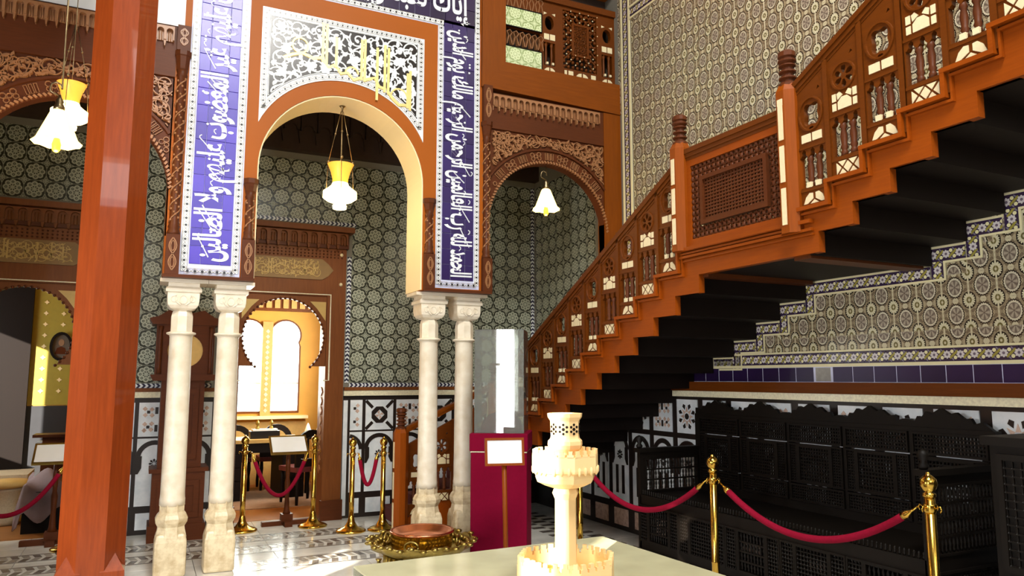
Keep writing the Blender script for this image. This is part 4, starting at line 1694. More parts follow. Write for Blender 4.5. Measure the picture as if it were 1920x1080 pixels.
MB().box(3.0, XR, 6.95, 8.7, 4.98, 6.2).build('dark_gallery_block', 'dark_ceiling', wa)  # solid dark block standing in for the unlit gallery depth

# ------------------------------------------------------------------ staircase
XS = 3.50                      # outer face of the stair
st = empty('staircase', (XS, 3.7, 0), label='carved reddish wooden staircase with ivory inlaid balustrade along right wall', cat='staircase')
stp = Vector((XS, 3.7, 0))


def sp(b, name, m, parent=st, kind=None, label=None):
    o = b.build(name, m, parent, kind=kind, label=label)
    if parent is st:
        o.location = -stp
    return o


FSX = FX(XS)
TL, RL, TU, RU = .2713, .1395, .2425, .127
Yk = [4.136 + TL * k for k in range(14)]
Zk = [2.325 - RL * k for k in range(14)]
Yu = [3.073 - TU * j for j in range(9)]
Zu = [2.437 + RU * j for j in range(9)]
# treads and risers seen from below (undersides on the measured line)
D1, D2 = .075, .087
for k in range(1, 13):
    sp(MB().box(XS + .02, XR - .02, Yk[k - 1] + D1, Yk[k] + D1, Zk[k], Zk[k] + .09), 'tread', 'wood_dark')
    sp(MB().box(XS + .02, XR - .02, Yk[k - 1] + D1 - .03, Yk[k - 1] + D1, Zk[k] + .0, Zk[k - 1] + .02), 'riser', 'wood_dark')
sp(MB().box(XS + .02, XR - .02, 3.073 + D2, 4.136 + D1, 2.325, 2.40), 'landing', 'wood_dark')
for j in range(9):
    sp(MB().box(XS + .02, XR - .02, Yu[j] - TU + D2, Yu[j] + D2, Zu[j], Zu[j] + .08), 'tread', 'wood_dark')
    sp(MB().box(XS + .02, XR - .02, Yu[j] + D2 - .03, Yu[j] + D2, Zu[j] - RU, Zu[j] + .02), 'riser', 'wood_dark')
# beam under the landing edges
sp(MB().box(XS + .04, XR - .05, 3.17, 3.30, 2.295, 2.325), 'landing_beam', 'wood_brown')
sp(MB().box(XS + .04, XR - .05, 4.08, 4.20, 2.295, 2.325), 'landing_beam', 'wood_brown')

# stepped outer string
OFF = .095
Lk = [Yk[k] - OFF for k in range(14)]
Zl = [2.366 - RL * (k - 1) for k in range(14)]        # ledge height over [Lk[k], Lk[k+1]]
Uj = [3.20 - TU * j for j in range(10)]
Zul = [2.595 + RU * j for j in range(10)]
low = []
for k in range(13, 0, -1):
    low += [(Yk[k], Zk[k]), (Yk[k - 1], Zk[k])]
low += [(Yk[0], 2.315), (Yu[0], 2.315)]
for j in range(8):
    low += [(Yu[j], Zu[j]), (Yu[j] - TU, Zu[j])]
upp = []
for j in range(8, 0, -1):
    upp += [(Uj[j], Zul[j]), (Uj[j], Zul[j - 1])]
upp = [(Yu[7] - TU, Zul[8])] + upp
upp += [(Uj[0], Zul[0]), (Uj[0], 2.52), (Lk[1], 2.52)]
for k in range(1, 13):
    upp += [(Lk[k], Zl[k]), (Lk[k + 1], Zl[k])]
upp += [(Yk[13], Zl[12])]
sp(MB().prism(FSX, low + upp, -.05, 0), 'string', 'wood_string_lit')
# mouldings following the steps
ml = MB()
def step_path(d, e):
    pts = []
    for j in range(8, 0, -1):
        pts += [(Uj[j] - e, Zul[j] - d), (Uj[j] - e, Zul[j - 1] - d)]
    pts += [(Uj[0] - e, Zul[0] - d), (Uj[0] - e, 2.52 - d), (Lk[1] - e, 2.52 - d)]
    for k in range(1, 13):
        pts += [(Lk[k] - e, Zl[k] - d), (Lk[k + 1] - e, Zl[k] - d)]
    return pts
def ortho_strip(b, pts, w, n0, n1):
    for a, c in zip(pts[:-1], pts[1:]):
        h = w / 2 if abs(a[1] - c[1]) < 1e-6 else w / 2 - .0012
        e = .0014 if abs(a[1] - c[1]) > 1e-6 else 0
        b.fbox(FSX, min(a[0], c[0]) - h, max(a[0], c[0]) + h, min(a[1], c[1]) - h, max(a[1], c[1]) + h, n0, n1 - e)
ortho_strip(ml, step_path(.012, -.012), .024, -.01, .045)
ortho_strip(ml, step_path(.042, .018), .014, -.01, .024)
sp(ml, 'string_moulding', 'wood_string_lit')
# hand rails
def rail(path, w=.05):
    b = MB()
    for (n0, n1, v0, v1) in ((-.055, .03, 0, .035), (-.045, .02, -.03, 0), (-.04, .012, -.05, -.03)):
        o = [(p[0], p[1] + v1) for p in path] + [(p[0], p[1] + v0) for p in reversed(path)]
        b.prism(FSX, o, n0, n1)
    return b
sp(rail([(4.30, 3.155), (7.62, 3.155 - 3.32 * .5145)]), 'hand_rail', 'wood_stair')
sp(rail([(3.22, 3.325), (1.2, 3.325 + 2.02 * .522)]), 'hand_rail', 'wood_stair')
sp(rail([(4.27, 3.215), (3.22, 3.215)]), 'hand_rail', 'wood_stair')


# balustrade panels: two designs by turns
def panel_proto(kind, W, slope):
    """panel hung on a ledge: u to the left (+y), v up; top follows the rail"""
    root_mb = MB()
    F = FX(0)
    h0 = .785
    top0, top1 = h0 + slope * W / 2, h0 - slope * W / 2
    outer = [(-W / 2, 0), (W / 2, 0), (W / 2, top1), (-W / 2, top0)]
    sw_ = W * .40
    holes = []
    spz0, spz1 = .115, .335
    n = 3
    pit = 2 * sw_ / n
    # arcaded opening
    o = [(-sw_, spz0), (sw_, spz0), (sw_, spz1 - .03)]
    for i in range(n):
        c = sw_ - pit * (i + .5)
        o += [(c + pit * .42, spz1 - .035), (c + pit * .22, spz1 - .02), (c + pit * .22, spz1), (c, spz1 + .018), (c - pit * .22, spz1), (c - pit * .22, spz1 - .02), (c - pit * .42, spz1 - .035)]
    o += [(-sw_, spz1 - .03)]
    holes.append(o)
    if kind == 'A':
        # lobed medallion with a hanging drop
        md = []
        for i in range(40):
            t = 2 * pi * i / 40
            r = .056 * (1 + .16 * cos(4 * t + pi))
            md.append((r * cos(t), .555 + r * 1.25 * sin(t)))
        holes.append(md)
        holes.append([(0, .452), (.02, .465), (.012, .478), (-.012, .478), (-.02, .465)])
    else:
        for i in range(6):
            t = pi / 6 + i * pi / 3
            c, s_ = cos(t), sin(t)
            P = lambda a, e: (a * c - e * s_, .575 + (a * s_ + e * c))
            holes.append([P(.018, -.006), P(.045, -.017), P(.062, -.012), P(.066, 0), P(.062, .012), P(.045, .017), P(.018, .006)])
    holes.append([(-.012 - .06, .70), (.012 - .06, .69), (-.06, .715)] if kind == 'A' else [(-.012 - .055, .70), (.012 - .055, .69), (-.055, .715)])
    pl = MB().prism(F, outer, -.035, 0, holes)
    mp = pl.build('balustrade_panel', 'wood_stair', st)
    sub = []
    # stiles and frame lines
    f = MB()
    for s_ in (-1, 1):
        f.fbox(F, s_ * W / 2 - .016, s_ * W / 2 + .016, 0, (top1 if s_ > 0 else top0) - .01, -.03, .012)
    f.fbox(F, -W / 2, W / 2, .09, .105, 0, .006)
    f.fbox(F, -W / 2, W / 2, .35, .365, 0, .006)
    if kind == 'A':
        f.strip(F, circle(0, .555, .085, .10, 20), .014, 0, .010, True)
    else:
        f.strip(F, circle(0, .575, .078, .078, 20), .014, 0, .010, True)
    sub.append(f.build('panel_frame', 'wood_stair', mp))
    for i in range(1, n):
        u = -sw_ + pit * i
        s_ = MB().lathe([(.020, .115), (.020, .14), (.014, .15), (.022, .165), (.016, .18), (.021, .23), (.014, .27), (.022, .285), (.018, .30), (.012, .315)], (.018, u, 0), 8)
        sub.append(s_.build('spindle', 'wood_brown', mp))
        if kind == 'A':
            s_ = MB().fbox(F, u - .016, u + .016, .112, .144, -.02, .008)
            sub.append(s_.build('ivory_square', 'ivory', mp))
    if kind == 'A':
        for s_ in (-1, 1):
            b = MB().fbox(F, s_ * .04 - .034, s_ * .04 + .034, .388, .438, 0, .005)
            sub.append(b.build('ivory_square', 'ivory', mp))
            q = [(s_ * .010, .075), (s_ * .034, .078), (s_ * .06, .055), (s_ * .078, .015), (s_ * .05, .015), (s_ * .010, .04)]
            sub.append(MB().prism(F, q, 0, .005).build('ivory_leaf', 'ivory', mp))
        sub.append(MB().prism(F, [(-.03, .013), (.03, .013), (0, .034)], 0, .005).build('ivory_leaf', 'ivory', mp))
    else:
        a = W * .36
        # lozenge lattice of ivory at the foot
        mx = .04
        P = [(-a, .006), (-a, .084), (a, .084), (a, .006)]
        g_ = .007
        for cx in (-a / 2, a / 2):
            pass
        tri = []
        c3 = a
        tri.append([(0, .084 - g_), (.028, .045), (0, .006 + g_), (-.028, .045)])
        for s_ in (-1, 1):
            tri.append([(s_ * .008, .084), (s_ * .062, .084), (s_ * .035, .052)])
            tri.append([(s_ * .008, .006), (s_ * .062, .006), (s_ * .035, .038)])
            tri.append([(s_ * .043, .045), (s_ * .075, .078), (s_ * .075, .012)])
        for q in tri:
            sub.append(MB().prism(F, q, 0, .005).build('ivory_lozenge', 'ivory', mp))
        # glazed ivory with forked bars
        sub.append(MB().prism(F, [(-.045, .385), (.045, .385), (.045, .43), (.018, .455), (-.018, .455), (-.045, .43)], 0, .005).build('ivory_house', 'ivory', mp))
        for s_ in (-1, 1):
            sub.append(MB().fbox(F, s_ * .07 - .013, s_ * .07 + .013, .385, .428, 0, .005).build('ivory_strip', 'ivory', mp))
            sub.append(MB().fbox(F, s_ * .07 - .013, s_ * .07 + .013, .44, .485, 0, .005).build('ivory_strip', 'ivory', mp))
            sub.append(MB().prism(F, [(s_ * .01, .467), (s_ * .045, .445), (s_ * .05, .48), (s_ * .03, .49)], 0, .005).build('ivory_chip', 'ivory', mp))
    return mp


pa_l, pb_l = panel_proto('A', TL, .515), panel_proto('B', TL, .515)
pa_u, pb_u = panel_proto('A', TU, .522), panel_proto('B', TU, .522)
used = set()


def place_panel(p, y, z):
    if p.name in used:
        o = copy_tree(p, st)
    else:
        o = p
        used.add(p.name)
    o.location = Vector((XS - .008, y, z)) - stp


for k in range(1, 13):
    place_panel(pa_l if k % 2 else pb_l, (Lk[k] + Lk[k + 1]) / 2, Zl[k])
for j in range(8):
    place_panel(pb_u if j % 2 else pa_u, (Uj[j] + Uj[j + 1]) / 2, Zul[j])

# landing panel: turned bead lattice round a fine grille
lp = MB().prism(FSX, rect(3.26, 4.26, 2.50, 3.19), -.04, .008, [rect(3.345, 4.185, 2.575, 3.115)])
lp = sp(lp, 'landing_panel', 'wood_string_lit')
ig = MB().prism(FSX, rect(3.445, 4.085, 2.665, 3.015), -.03, .014, [rect(3.475, 4.055, 2.695, 2.985)])
o = ig.build('grille_frame', 'wood_brown', lp)
gr, sp2 = MB(), MB()
for i in range(20):
    gr.fbox(FSX, 3.475 + i * .03, 3.487 + i * .03, 2.69, 2.99, -.02, -.005)
for i in range(13):
    gr.fbox(FSX, 3.47, 4.06, 2.70 + i * .0235, 2.711 + i * .0235, -.022, -.002)
gr.build('fine_grille', 'wood_brown', lp, kind='stuff')
bl = MB()
for i in range(19):
    for j in range(13):
        y, z = 3.36 + i * .0455, 2.595 + j * .0425
        if 3.44 < y < 4.09 and 2.66 < z < 3.02: continue
        bl.ball((XS + .01, y, z), .0165, 6, 4, 1.25)
        bl.bar(FSX, (y - .022, z - .021), (y + .022, z + .021), .011, -.02, -.004)
        bl.bar(FSX, (y - .022, z + .021), (y + .022, z - .021), .011, -.02, -.004)
bl.build('bead_lattice', 'wood_brown', lp, kind='stuff')
lm = MB()
for (v0, v1, n) in ((2.492, 2.515, .04), (2.445, 2.462, .03), (2.42, 2.432, .018)):
    lm.fbox(FSX, 3.10, 4.33, v0, v1, -.01, n)
sp(lm, 'landing_moulding', 'wood_string_lit')


# newels
def newel(x, y, z0, z1, ztop, name='newel', parent=st, w=.062):
    o = Vector((x, y, 0))
    b = MB()
    b.lathe([(w * 1.30, z0), (w * 1.30, z1 - .03), (w * .9, z1 + .02)], (0, 0, 0), 8, False, pi / 8)
    n = b.build(name, 'wood_stair_v', parent)
    n.location = o - stp
    t = MB()
    H = ztop - z1
    pf = [(.95, 0), (.95, .10), (.60, .16), (.60, .20), (.86, .24), (.86, .28), (.56, .31), (.56, .37), (.84, .41), (.84, .45), (.54, .48), (.54, .54), (.84, .58), (.84, .61), (.62, .64), (.90, .70), (.92, .74), (.70, .77), (.70, .79), (.88, .83), (.86, .95), (.6, 1.0)]
    t.lathe([(w * r, z1 + H * q) for r, q in pf], (0, 0, 0), 14, False)
    t.build('finial', 'wood_brown', n)
    h = (z1 - .08 - z0 - .05) / 3
    for i in range(3):
        MB().box(-w * 1.2 - .005, -w * 1.2 + .003, -.018, .018, z0 + .05 + i * h, z0 + .05 + i * h + h * .86).build('ivory_strip', 'ivory', n)
    return n


newel(XS, 4.30, 2.50, 3.30, 3.535)
n2 = newel(XS, 3.25, 2.45, 3.37, 3.61)
MB().box(-.08, -.072, -.02, .02, 3.245, 3.285).build('ivory_square', 'ivory', n2)
newel(XS, 7.62, .0, 1.52, 1.75)

# first flight, along the back wall, up to the corner landing
sp(MB().box(XS - .02, XR - .02, 7.62, 8.70, .52, .62), 'corner_landing', 'wood_dark')
for k in range(4):
    x0 = 2.55 + k * .27
    s_ = sp(MB().box(x0, XS, 7.66, 8.68, .13 * k + .0, .13 * (k + 1)), 'step', 'red_carpet')
sp(MB().prism(FY(7.64), [(2.46, 0), (XS, 0), (XS, .62), (2.46, .12)], -.03, 0), 'string', 'wood_string_lit')
def rail_y(path):
    b = MB()
    for (n0, n1, v0, v1) in ((-.055, .03, 0, .035), (-.045, .02, -.03, 0)):
        b.prism(FY(7.62), [(p[0], p[1] + v1) for p in path] + [(p[0], p[1] + v0) for p in reversed(path)], n0, n1)
    return b
sp(rail_y([(2.46, 1.03), (XS, 1.50)]), 'hand_rail', 'wood_beam')
newel(2.44, 7.62, 0, 1.05, 1.275)
for k in range(4):
    p = copy_tree(pa_l if k % 2 == 0 else pb_l, st)
    p.rotation_euler = (0, 0, pi / 2)
    p.location = Vector((2.63 + k * .265, 7.62, .17 + k * .125)) - stp

# ================================================================== THINGS
# ------------------------------------------------------------------ tall octagonal post
tp = empty('octagonal_post', (-.176, 4.15, 0), label='tall polished reddish brown octagonal wooden post in the left foreground', cat='post')
MB().lathe([(.151, 0), (.151, 4.95)], (0, 0, 0), 8, False, pi / 8).build('shaft', 'wood_post', tp)
for a in range(4):
    t = pi / 4 + a * pi / 2
    b = MB()
    F = FZ(0)
    R_ = lambda u, v: (u * cos(t) - v * sin(t), u * sin(t) + v * cos(t))
    tri = [R_(.127, -.074), R_(.200, 0), R_(.127, .074)]
    vs = [(p[0], p[1], 0) for p in tri] + [(p[0], p[1], .70) for p in tri] + [(R_(.140, 0)[0], R_(.140, 0)[1], .775)]
    b.add(vs, [(0, 1, 4, 3), (1, 2, 5, 4), (2, 0, 3, 5), (0, 2, 1), (3, 4, 6), (4, 5, 6), (5, 3, 6)])
    b.build('corner_stop', 'wood_post', tp)


# ------------------------------------------------------------------ hanging lamps
def mosque_lamp(loc, ztop, label, s=1.0, energy=14):
    l = empty('hanging_lamp', loc, label=label, cat='lamp', group=None)
    b = MB().lathe([(.03, -.005), (.062, 0), (.066, .03), (.05, .05), (.118, .075), (.158, .105), (.156, .165), (.108, .20), (.082, .225), (.072, .25)], (0, 0, 0), 24)
    b.build('glowing_body', 'lamp_glow', l)
    b = MB().lathe([(.072, .25), (.074, .29), (.092, .36), (.118, .425), (.124, .432), (.118, .432), (.088, .36), (.068, .29)], (0, 0, 0), 24, cap=False)
    b.build('flared_neck', 'lamp_neck', l)
    l.scale = (s, s, s)
    zt = (ztop - loc[2]) / s
    for k in range(3):
        a = .35 + k * 2 * pi / 3
        ch = MB()
        p0 = (.15 * cos(a), .15 * sin(a), .15)
        p1 = (.13 * cos(a), .13 * sin(a), .47)
        p2 = (.012 * cos(a), .012 * sin(a), min(zt - .06, 1.0))
        ch.tube([p0, p1], .0035, 5)
        ch.tube([p1, p2], .0035, 5)
        ch.ball(p1, .016, 8, 5)
        q = Vector(p1).lerp(Vector(p2), .55)
        ch.ball(tuple(q), .012, 8, 5)
        ch.build('chain', 'steel', l)
    b = MB().tube([(0, 0, .2), (0, 0, zt)], .004, 6)
    b.lathe([(.03, zt - .012), (.012, zt - .03), (.006, zt - .07)], (0, 0, 0), 10)
    b.build('rod', 'steel', l)
    point('lamp_bulb_light', (loc[0], loc[1] - .0, loc[2] - .08), energy, (1.0, .72, .38), .06)
    return l


def tulip_lamp(loc, ztop, label, energy=8):
    l = empty('tulip_lamp', loc, label=label, cat='lamp')
    n = 8
    b = MB()
    pr_ = [(.028, .26), (.05, .24), (.082, .16), (.122, .06), (.15, .035)]
    vs, fs = [], []
    for r, z in pr_:
        for i in range(2 * n):
            a = pi * i / n
            k = 1.0 if i % 2 == 0 else .94
            vs.append((r * k * cos(a), r * k * sin(a), z - (.012 if (i % 2 and r > .14) else 0)))
    for j in range(len(pr_) - 1):
        for i in range(2 * n):
            i2 = (i + 1) % (2 * n)
            fs.append((j * 2 * n + i, j * 2 * n + i2, (j + 1) * 2 * n + i2, (j + 1) * 2 * n + i))
    b.add(vs, fs)
    b.build('glass_shade', 'shade', l)
    MB().lathe([(.012, .0), (.024, .015), (.028, .05), (.018, .09)], (0, 0, -.03), 12).build('bulb', 'bulb', l)
    f = MB().lathe([(.034, .25), (.034, .275), (.022, .30), (.026, .315), (.012, .34), (.006, .36)], (0, 0, 0), 12)
    f.build('fitting', 'steel', l)
    zt = ztop - loc[2]
    b = MB().tube([(0, 0, .35)] + [(-.025 + .035 * cos(t), 0, .40 + .045 * sin(t)) for t in (-2.6, 3.2, 2.4, 1.6, .8, 0)] + [(.0, 0, zt)], .006, 6)
    b.build('hook', 'steel', l)
    point('lamp_bulb_light', (loc[0], loc[1], loc[2] - .07), energy, (1.0, .75, .36), .04)
    return l


mosque_lamp((1.575, 6.93, 3.172), 4.19, 'glowing glass mosque lamp on chains hanging in the central arch')
mosque_lamp((-.595, 6.2, 3.40), 4.95, 'glowing white mosque lamp hanging beside the brown post, behind the left tulip lamp', .8)
tulip_lamp((3.70, 6.75, 3.31), 3.81, 'lit tulip shaded lamp on a hook in the right arch')
tulip_lamp((-.60, 5.6, 3.09), 4.95, 'lit tulip shaded lamp left of the post, below the white mosque lamp')


# ------------------------------------------------------------------ stanchions and ropes
def stanchion(x, y, h, label):
    s = empty('stanchion', (x, y, 0), label=label, cat='stanchion', group='brass rope posts')
    MB().lathe([(.155, 0), (.155, .015), (.13, .028), (.07, .05), (.038, .10), (.028, .15), (.0235, .17)], (0, 0, 0), 24).build('base', 'brass', s)
    p = MB().lathe([(.026, .15), (.026, h * .30), (.0275, h * .305), (.0275, h * .315), (.026, h * .32), (.026, h - .12)], (0, 0, 0), 16)
    p.build('pole', 'brass', s)
    f = MB().lathe([(.026, h - .125), (.033, h - .12), (.031, h - .105), (.018, h - .1), (.034, h - .085), (.043, h - .06), (.038, h - .035), (.022, h - .02), (.010, h - .012), (.010, h - .003), (.006, h)], (0, 0, 0), 16)
    f.build('finial', 'brass', s)
    c = MB().lathe([(.029, h - .20), (.032, h - .19), (.032, h - .165), (.029, h - .155)], (0, 0, 0), 14)
    for k in range(4):
        a = k * pi / 2
        c.tube([(.028 * cos(a), .028 * sin(a), h - .18), (.055 * cos(a), .055 * sin(a), h - .165), (.062 * cos(a), .062 * sin(a), h - .18), (.055 * cos(a), .055 * sin(a), h - .195)], .004, 6)
    c.build('hook_ring', 'brass', s)
    return s


def rope(p, q, sag, label, r=.021):
    o = empty('velvet_rope', p, label=label, cat='rope', group='crimson velvet barrier ropes')
    d = Vector(q) - Vector(p)
    P = lambda t: (d.x * t, d.y * t, d.z * t - sag * 4 * t * (1 - t))
    b = MB().tube([P(.05 + .90 * i / 28) for i in range(29)], r, 10)
    b.build('cord', 'velvet', o)
    for (a, c, e) in ((0, .028, .06), (1, .972, .94)):
        f = MB().tube([P(a), P(c), P((c + e) / 2), P(e)], [.005, .007, r * .95, r * 1.08], 10)
        f.build('ferrule', 'brass', o)
    return o


stanchion(1.0, 8.46, .985, 'brass post left of the bright doorway, just beyond the left columns')
stanchion(1.715, 8.40, .975, 'brass post at the right side of the bright doorway')
stanchion(2.02, 7.95, .965, 'brass post before the back wall dado, right of the door jamb')
stanchion(2.34, 7.90, .965, 'brass post nearest the small stair newel')
stanchion(3.52, 5.83, 1.02, 'brass post seen behind the white fountain')
stanchion(3.60, 4.17, 1.055, 'brass post before the dark bench, centre of the three')
stanchion(3.60, 2.555, 1.11, 'brass post farthest right, before the bench arm')
stanchion(-.55, 8.30, .97, 'brass post behind the tall wooden post at the left')
stanchion(-1.62, 8.30, .97, 'brass post at the left edge of the left doorway')
rope((1.07, 8.46, .81), (1.645, 8.40, .80), .46, 'crimson rope hanging deep across the bright doorway')
rope((2.085, 7.943, .80), (2.275, 7.905, .80), .33, 'short crimson rope looped before the back wall dado')
rope((3.525, 5.77, .845), (3.60, 4.235, .875), .30, 'crimson rope from the post behind the fountain to the middle post')
rope((3.60, 4.105, .875), (3.60, 2.62, .93), .265, 'bright crimson rope before the bench between the two nearest posts')
rope((-1.56, 8.30, .80), (-.61, 8.30, .80), .46, 'dark crimson rope across the left doorway')

# ------------------------------------------------------------------ crimson plinth with clear case and red mound
pc = (2.87, 6.07)
rz = radians(-32)
pl = empty('plinth', (pc[0], pc[1], 0), rz, 'tall crimson cloth covered plinth under the clear case', 'plinth')
bevel(MB().box(-.24, .24, -.24, .24, 0, .955).build('body', 'red_cloth', pl), .006)
bevel(MB().box(-.25, .25, -.25, .25, .965, 1.115).build('cap', 'red_cloth', pl), .006)
MB().box(-.242, .242, -.242, .242, .955, .965).build('band', 'mop', pl)
ca = empty('display_case', (pc[0], pc[1], 1.116), rz, 'tall clear acrylic case on the crimson plinth', 'display case')
H = .885
for (n, a) in (('front_pane', (-.215, .215, -.215, -.209, 0, H)), ('back_pane', (-.215, .215, .209, .215, 0, H)), ('side_pane', (-.215, -.209, -.209, .209, 0, H)), ('side_pane', (.209, .215, -.209, .209, 0, H)), ('top_pane', (-.215, .215, -.215, .215, H, H + .006))):
    MB().box(*a).build(n, 'acrylic', ca)
b = MB().lathe([(.19, 0), (.185, .05), (.16, .11), (.11, .15), (.05, .17), (.002, .175)], (0, 0, 0), 20)
mo = b.build('cloth_mound', 'red_cloth', None, (pc[0], pc[1], 1.117))
tag(mo, 'rounded crimson cloth mound inside the clear case', 'cushion')


def sign_stand(name, x, y, h, w, d, tilt, label, foot, mk, rz=0):
    s = empty(name, (x, y, 0), rz, label, 'sign')
    R_ = lambda u, v, n: (u, -v * cos(tilt) * 1.0 - n * sin(tilt), h + v * 0 + (-v) * 0)
    c, s_ = cos(tilt), sin(tilt)
    F = lambda u, v, n: (u, v * c - n * s_, h + v * s_ + n * c)
    MB().prism(F, rect(-w / 2, w / 2, -d / 2, d / 2), -.02, .006, [rect(-w / 2 + .018, w / 2 - .018, -d / 2 + .018, d / 2 - .018)]).build('frame', mk, s)
    MB().prism(F, rect(-w / 2 + .017, w / 2 - .017, -d / 2 + .017, d / 2 - .017), -.018, .0).build('card', 'paper', s)
    return s


sg = sign_stand('sign_stand', 2.53, 5.30, 1.02, .307, .21, radians(82), 'white card in a brown frame on a pole before the crimson plinth', None, 'wood_stair_v', radians(-14))
MB().tube([(0, .02, .94), (.012, .03, .48), (.02, .03, .02)], .019, 8).build('pole', 'wood_stair_v', sg)
MB().lathe([(.14, 0), (.14, .02), (.03, .035)], (.02, .03, 0), 20).build('foot', 'wood_stair_v', sg)


def lectern_sign(x, y, label, rz=0):
    s = sign_stand('lectern_sign', x, y, .86, .40, .28, radians(38), label, None, 'brass_old', rz)
    MB().lathe([(.05, .10), (.03, .16), (.022, .3), (.03, .45), (.02, .5), (.026, .6), (.02, .84)], (0, 0, 0), 12).build('turned_stem', 'wood_brown', s)
    f = MB().box(-.26, .26, -.035, .035, 0, .05)
    f.box(-.06, .06, -.06, .06, .04, .12)
    f.box(-.04, .04, -.16, .16, 0, .05)
    f.build('cross_foot', 'wood_brown', s)
    return s


lectern_sign(1.475, 8.62, 'brass framed sign on a turned stem inside the bright doorway')
lectern_sign(-.72, 8.62, 'framed sign on a turned stem in the left doorway beside the post')

# ------------------------------------------------------------------ glass topped case with the fountain
tc = empty('glass_table_case', (1.58, 2.80, 0), radians(2.2), 'low glass topped display case across the bottom foreground', 'display case')
W2, D2 = .672, .64
MB().box(-W2 + .02, W2 - .02, -D2 + .02, D2 - .02, 0, .36).build('base', 'red_cloth', tc)
MB().box(-W2, W2, -D2, D2, .36, .375).build('floor_board', 'paper', tc)
for (a) in ((-W2, W2, D2 - .008, D2, .375, .742), (-W2, -W2 + .008, -D2, D2, .375, .742), (W2 - .008, W2, -D2, D2, .375, .742), (-W2, W2, -D2, -D2 + .008, .375, .742)):
    MB().box(*a).build('side_pane', 'case_side', tc)
MB().box(-W2, W2, -D2, D2, .742, .75).build('top_pane', 'case_top', tc)

fo = empty('fountain_model', (1.55, 2.677, .7502), radians(8), 'pale alabaster tiered fountain model with crenellated basins on the glass case', 'fountain')


def oct_tray(R0, R1, z0, z1, ncren, h, seg=8, th=.014):
    b = MB()
    b.lathe([(R0, z0), (R1, z0 + (z1 - z0) * .35), (R1, z1), (R1 - th, z1), (R1 - th, z0 + (z1 - z0) * .4), (.02, z0 + (z1 - z0) * .4)], (0, 0, 0), seg, False, pi / 8, cap=True)
    c = MB()
    for i in range(seg):
        a0, a1 = pi / 8 + 2 * pi * i / seg, pi / 8 + 2 * pi * (i + 1) / seg
        p, q = Vector((R1 * cos(a0), R1 * sin(a0), z1)), Vector((R1 * cos(a1), R1 * sin(a1), z1))
        d = (q - p)
        nrm = Vector((-(p + q).x, -(p + q).y, 0)).normalized() * th
        for k in range(ncren):
            f = lambda t: p + d * ((k + t) / ncren)
            for (t0, t1, zz, zb) in ((.12, .88, 0, .45), (.28, .72, .45, 1.0)):
                A, B = f(t0), f(t1)
                v = [A + Vector((0, 0, h * zz)), B + Vector((0, 0, h * zz)), B + Vector((0, 0, h * zb)), A + Vector((0, 0, h * zb))]
                vs = [tuple(x) for x in v] + [tuple(x + nrm) for x in v]
                c.add(vs, [(0, 1, 2, 3), (7, 6, 5, 4), (0, 4, 5, 1), (1, 5, 6, 2), (2, 6, 7, 3), (3, 7, 4, 0)])
    return b, c


b, c = oct_tray(.19, .20, 0, .105, 4, .032)
o = b.build('lower_basin', 'alabaster', fo)
c.build('crenellation', 'alabaster', o)
# octagonal column
b = MB().lathe([(.06, .04), (.06, .075), (.045, .10), (.044, .35), (.055, .375), (.048, .392), (.046, .40)], (0, 0, 0), 8, False, pi / 8)
b.build('column', 'alabaster', fo)
b = MB().lathe([(.055, .395), (.085, .405), (.116, .42), (.124, .44), (.124, .456), (.136, .462), (.138, .47), (.138, .525), (.126, .525), (.12, .48), (.02, .47)], (0, 0, 0), 8, False, pi / 8)
o = b.build('upper_basin', 'alabaster', fo)
_, c = oct_tray(.1, .138, .4, .522, 3, .026, th=.012)
c.build('crenellation', 'alabaster', o)
b = MB()
for i in range(8):
    a = 2 * pi * i / 8
    for k in (-1, 0, 1):
        p = Vector((.1265 * cos(a) - k * .03 * sin(a), .1265 * sin(a) + k * .03 * cos(a), .468))
        b.lathe([(.003, -.016), (.0075, -.008), (.0075, .012), (.003, .016)], tuple(p), 6)
b.build('drop_moulding', 'alabaster', o, kind='stuff')
cup = MB()
cup.lathe([(.05, .47), (.055, .535), (.068, .55), (.073, .565), (.072, .58), (.062, .59), (.06, .60), (.062, .66), (.072, .675), (.074, .69), (.062, .69), (.055, .66), (.053, .58)], (0, 0, 0), 8, False, pi / 8)
o = cup.build('top_cup', 'alabaster', fo)
hb = MB()
for i in range(8):
    a = 2 * pi * i / 8
    R0 = .0587
    for (du, dv) in [(0, 0), (0, .018), (0, -.018), (.014, .009), (-.014, .009), (.014, -.009), (-.014, -.009)]:
        F = lambda u, v, n: ((R0 + n) * cos(a) - u * sin(a), (R0 + n) * sin(a) + u * cos(a), .628 + v)
        hb.prism(F, circle(du, dv, .0055 if du or dv else .007, n=6), -.002, .0006)
hb.build('hole_shade_dot', 'wood_dark', o, kind='stuff')  # dark dots on the cup stand in for shade inside its holes

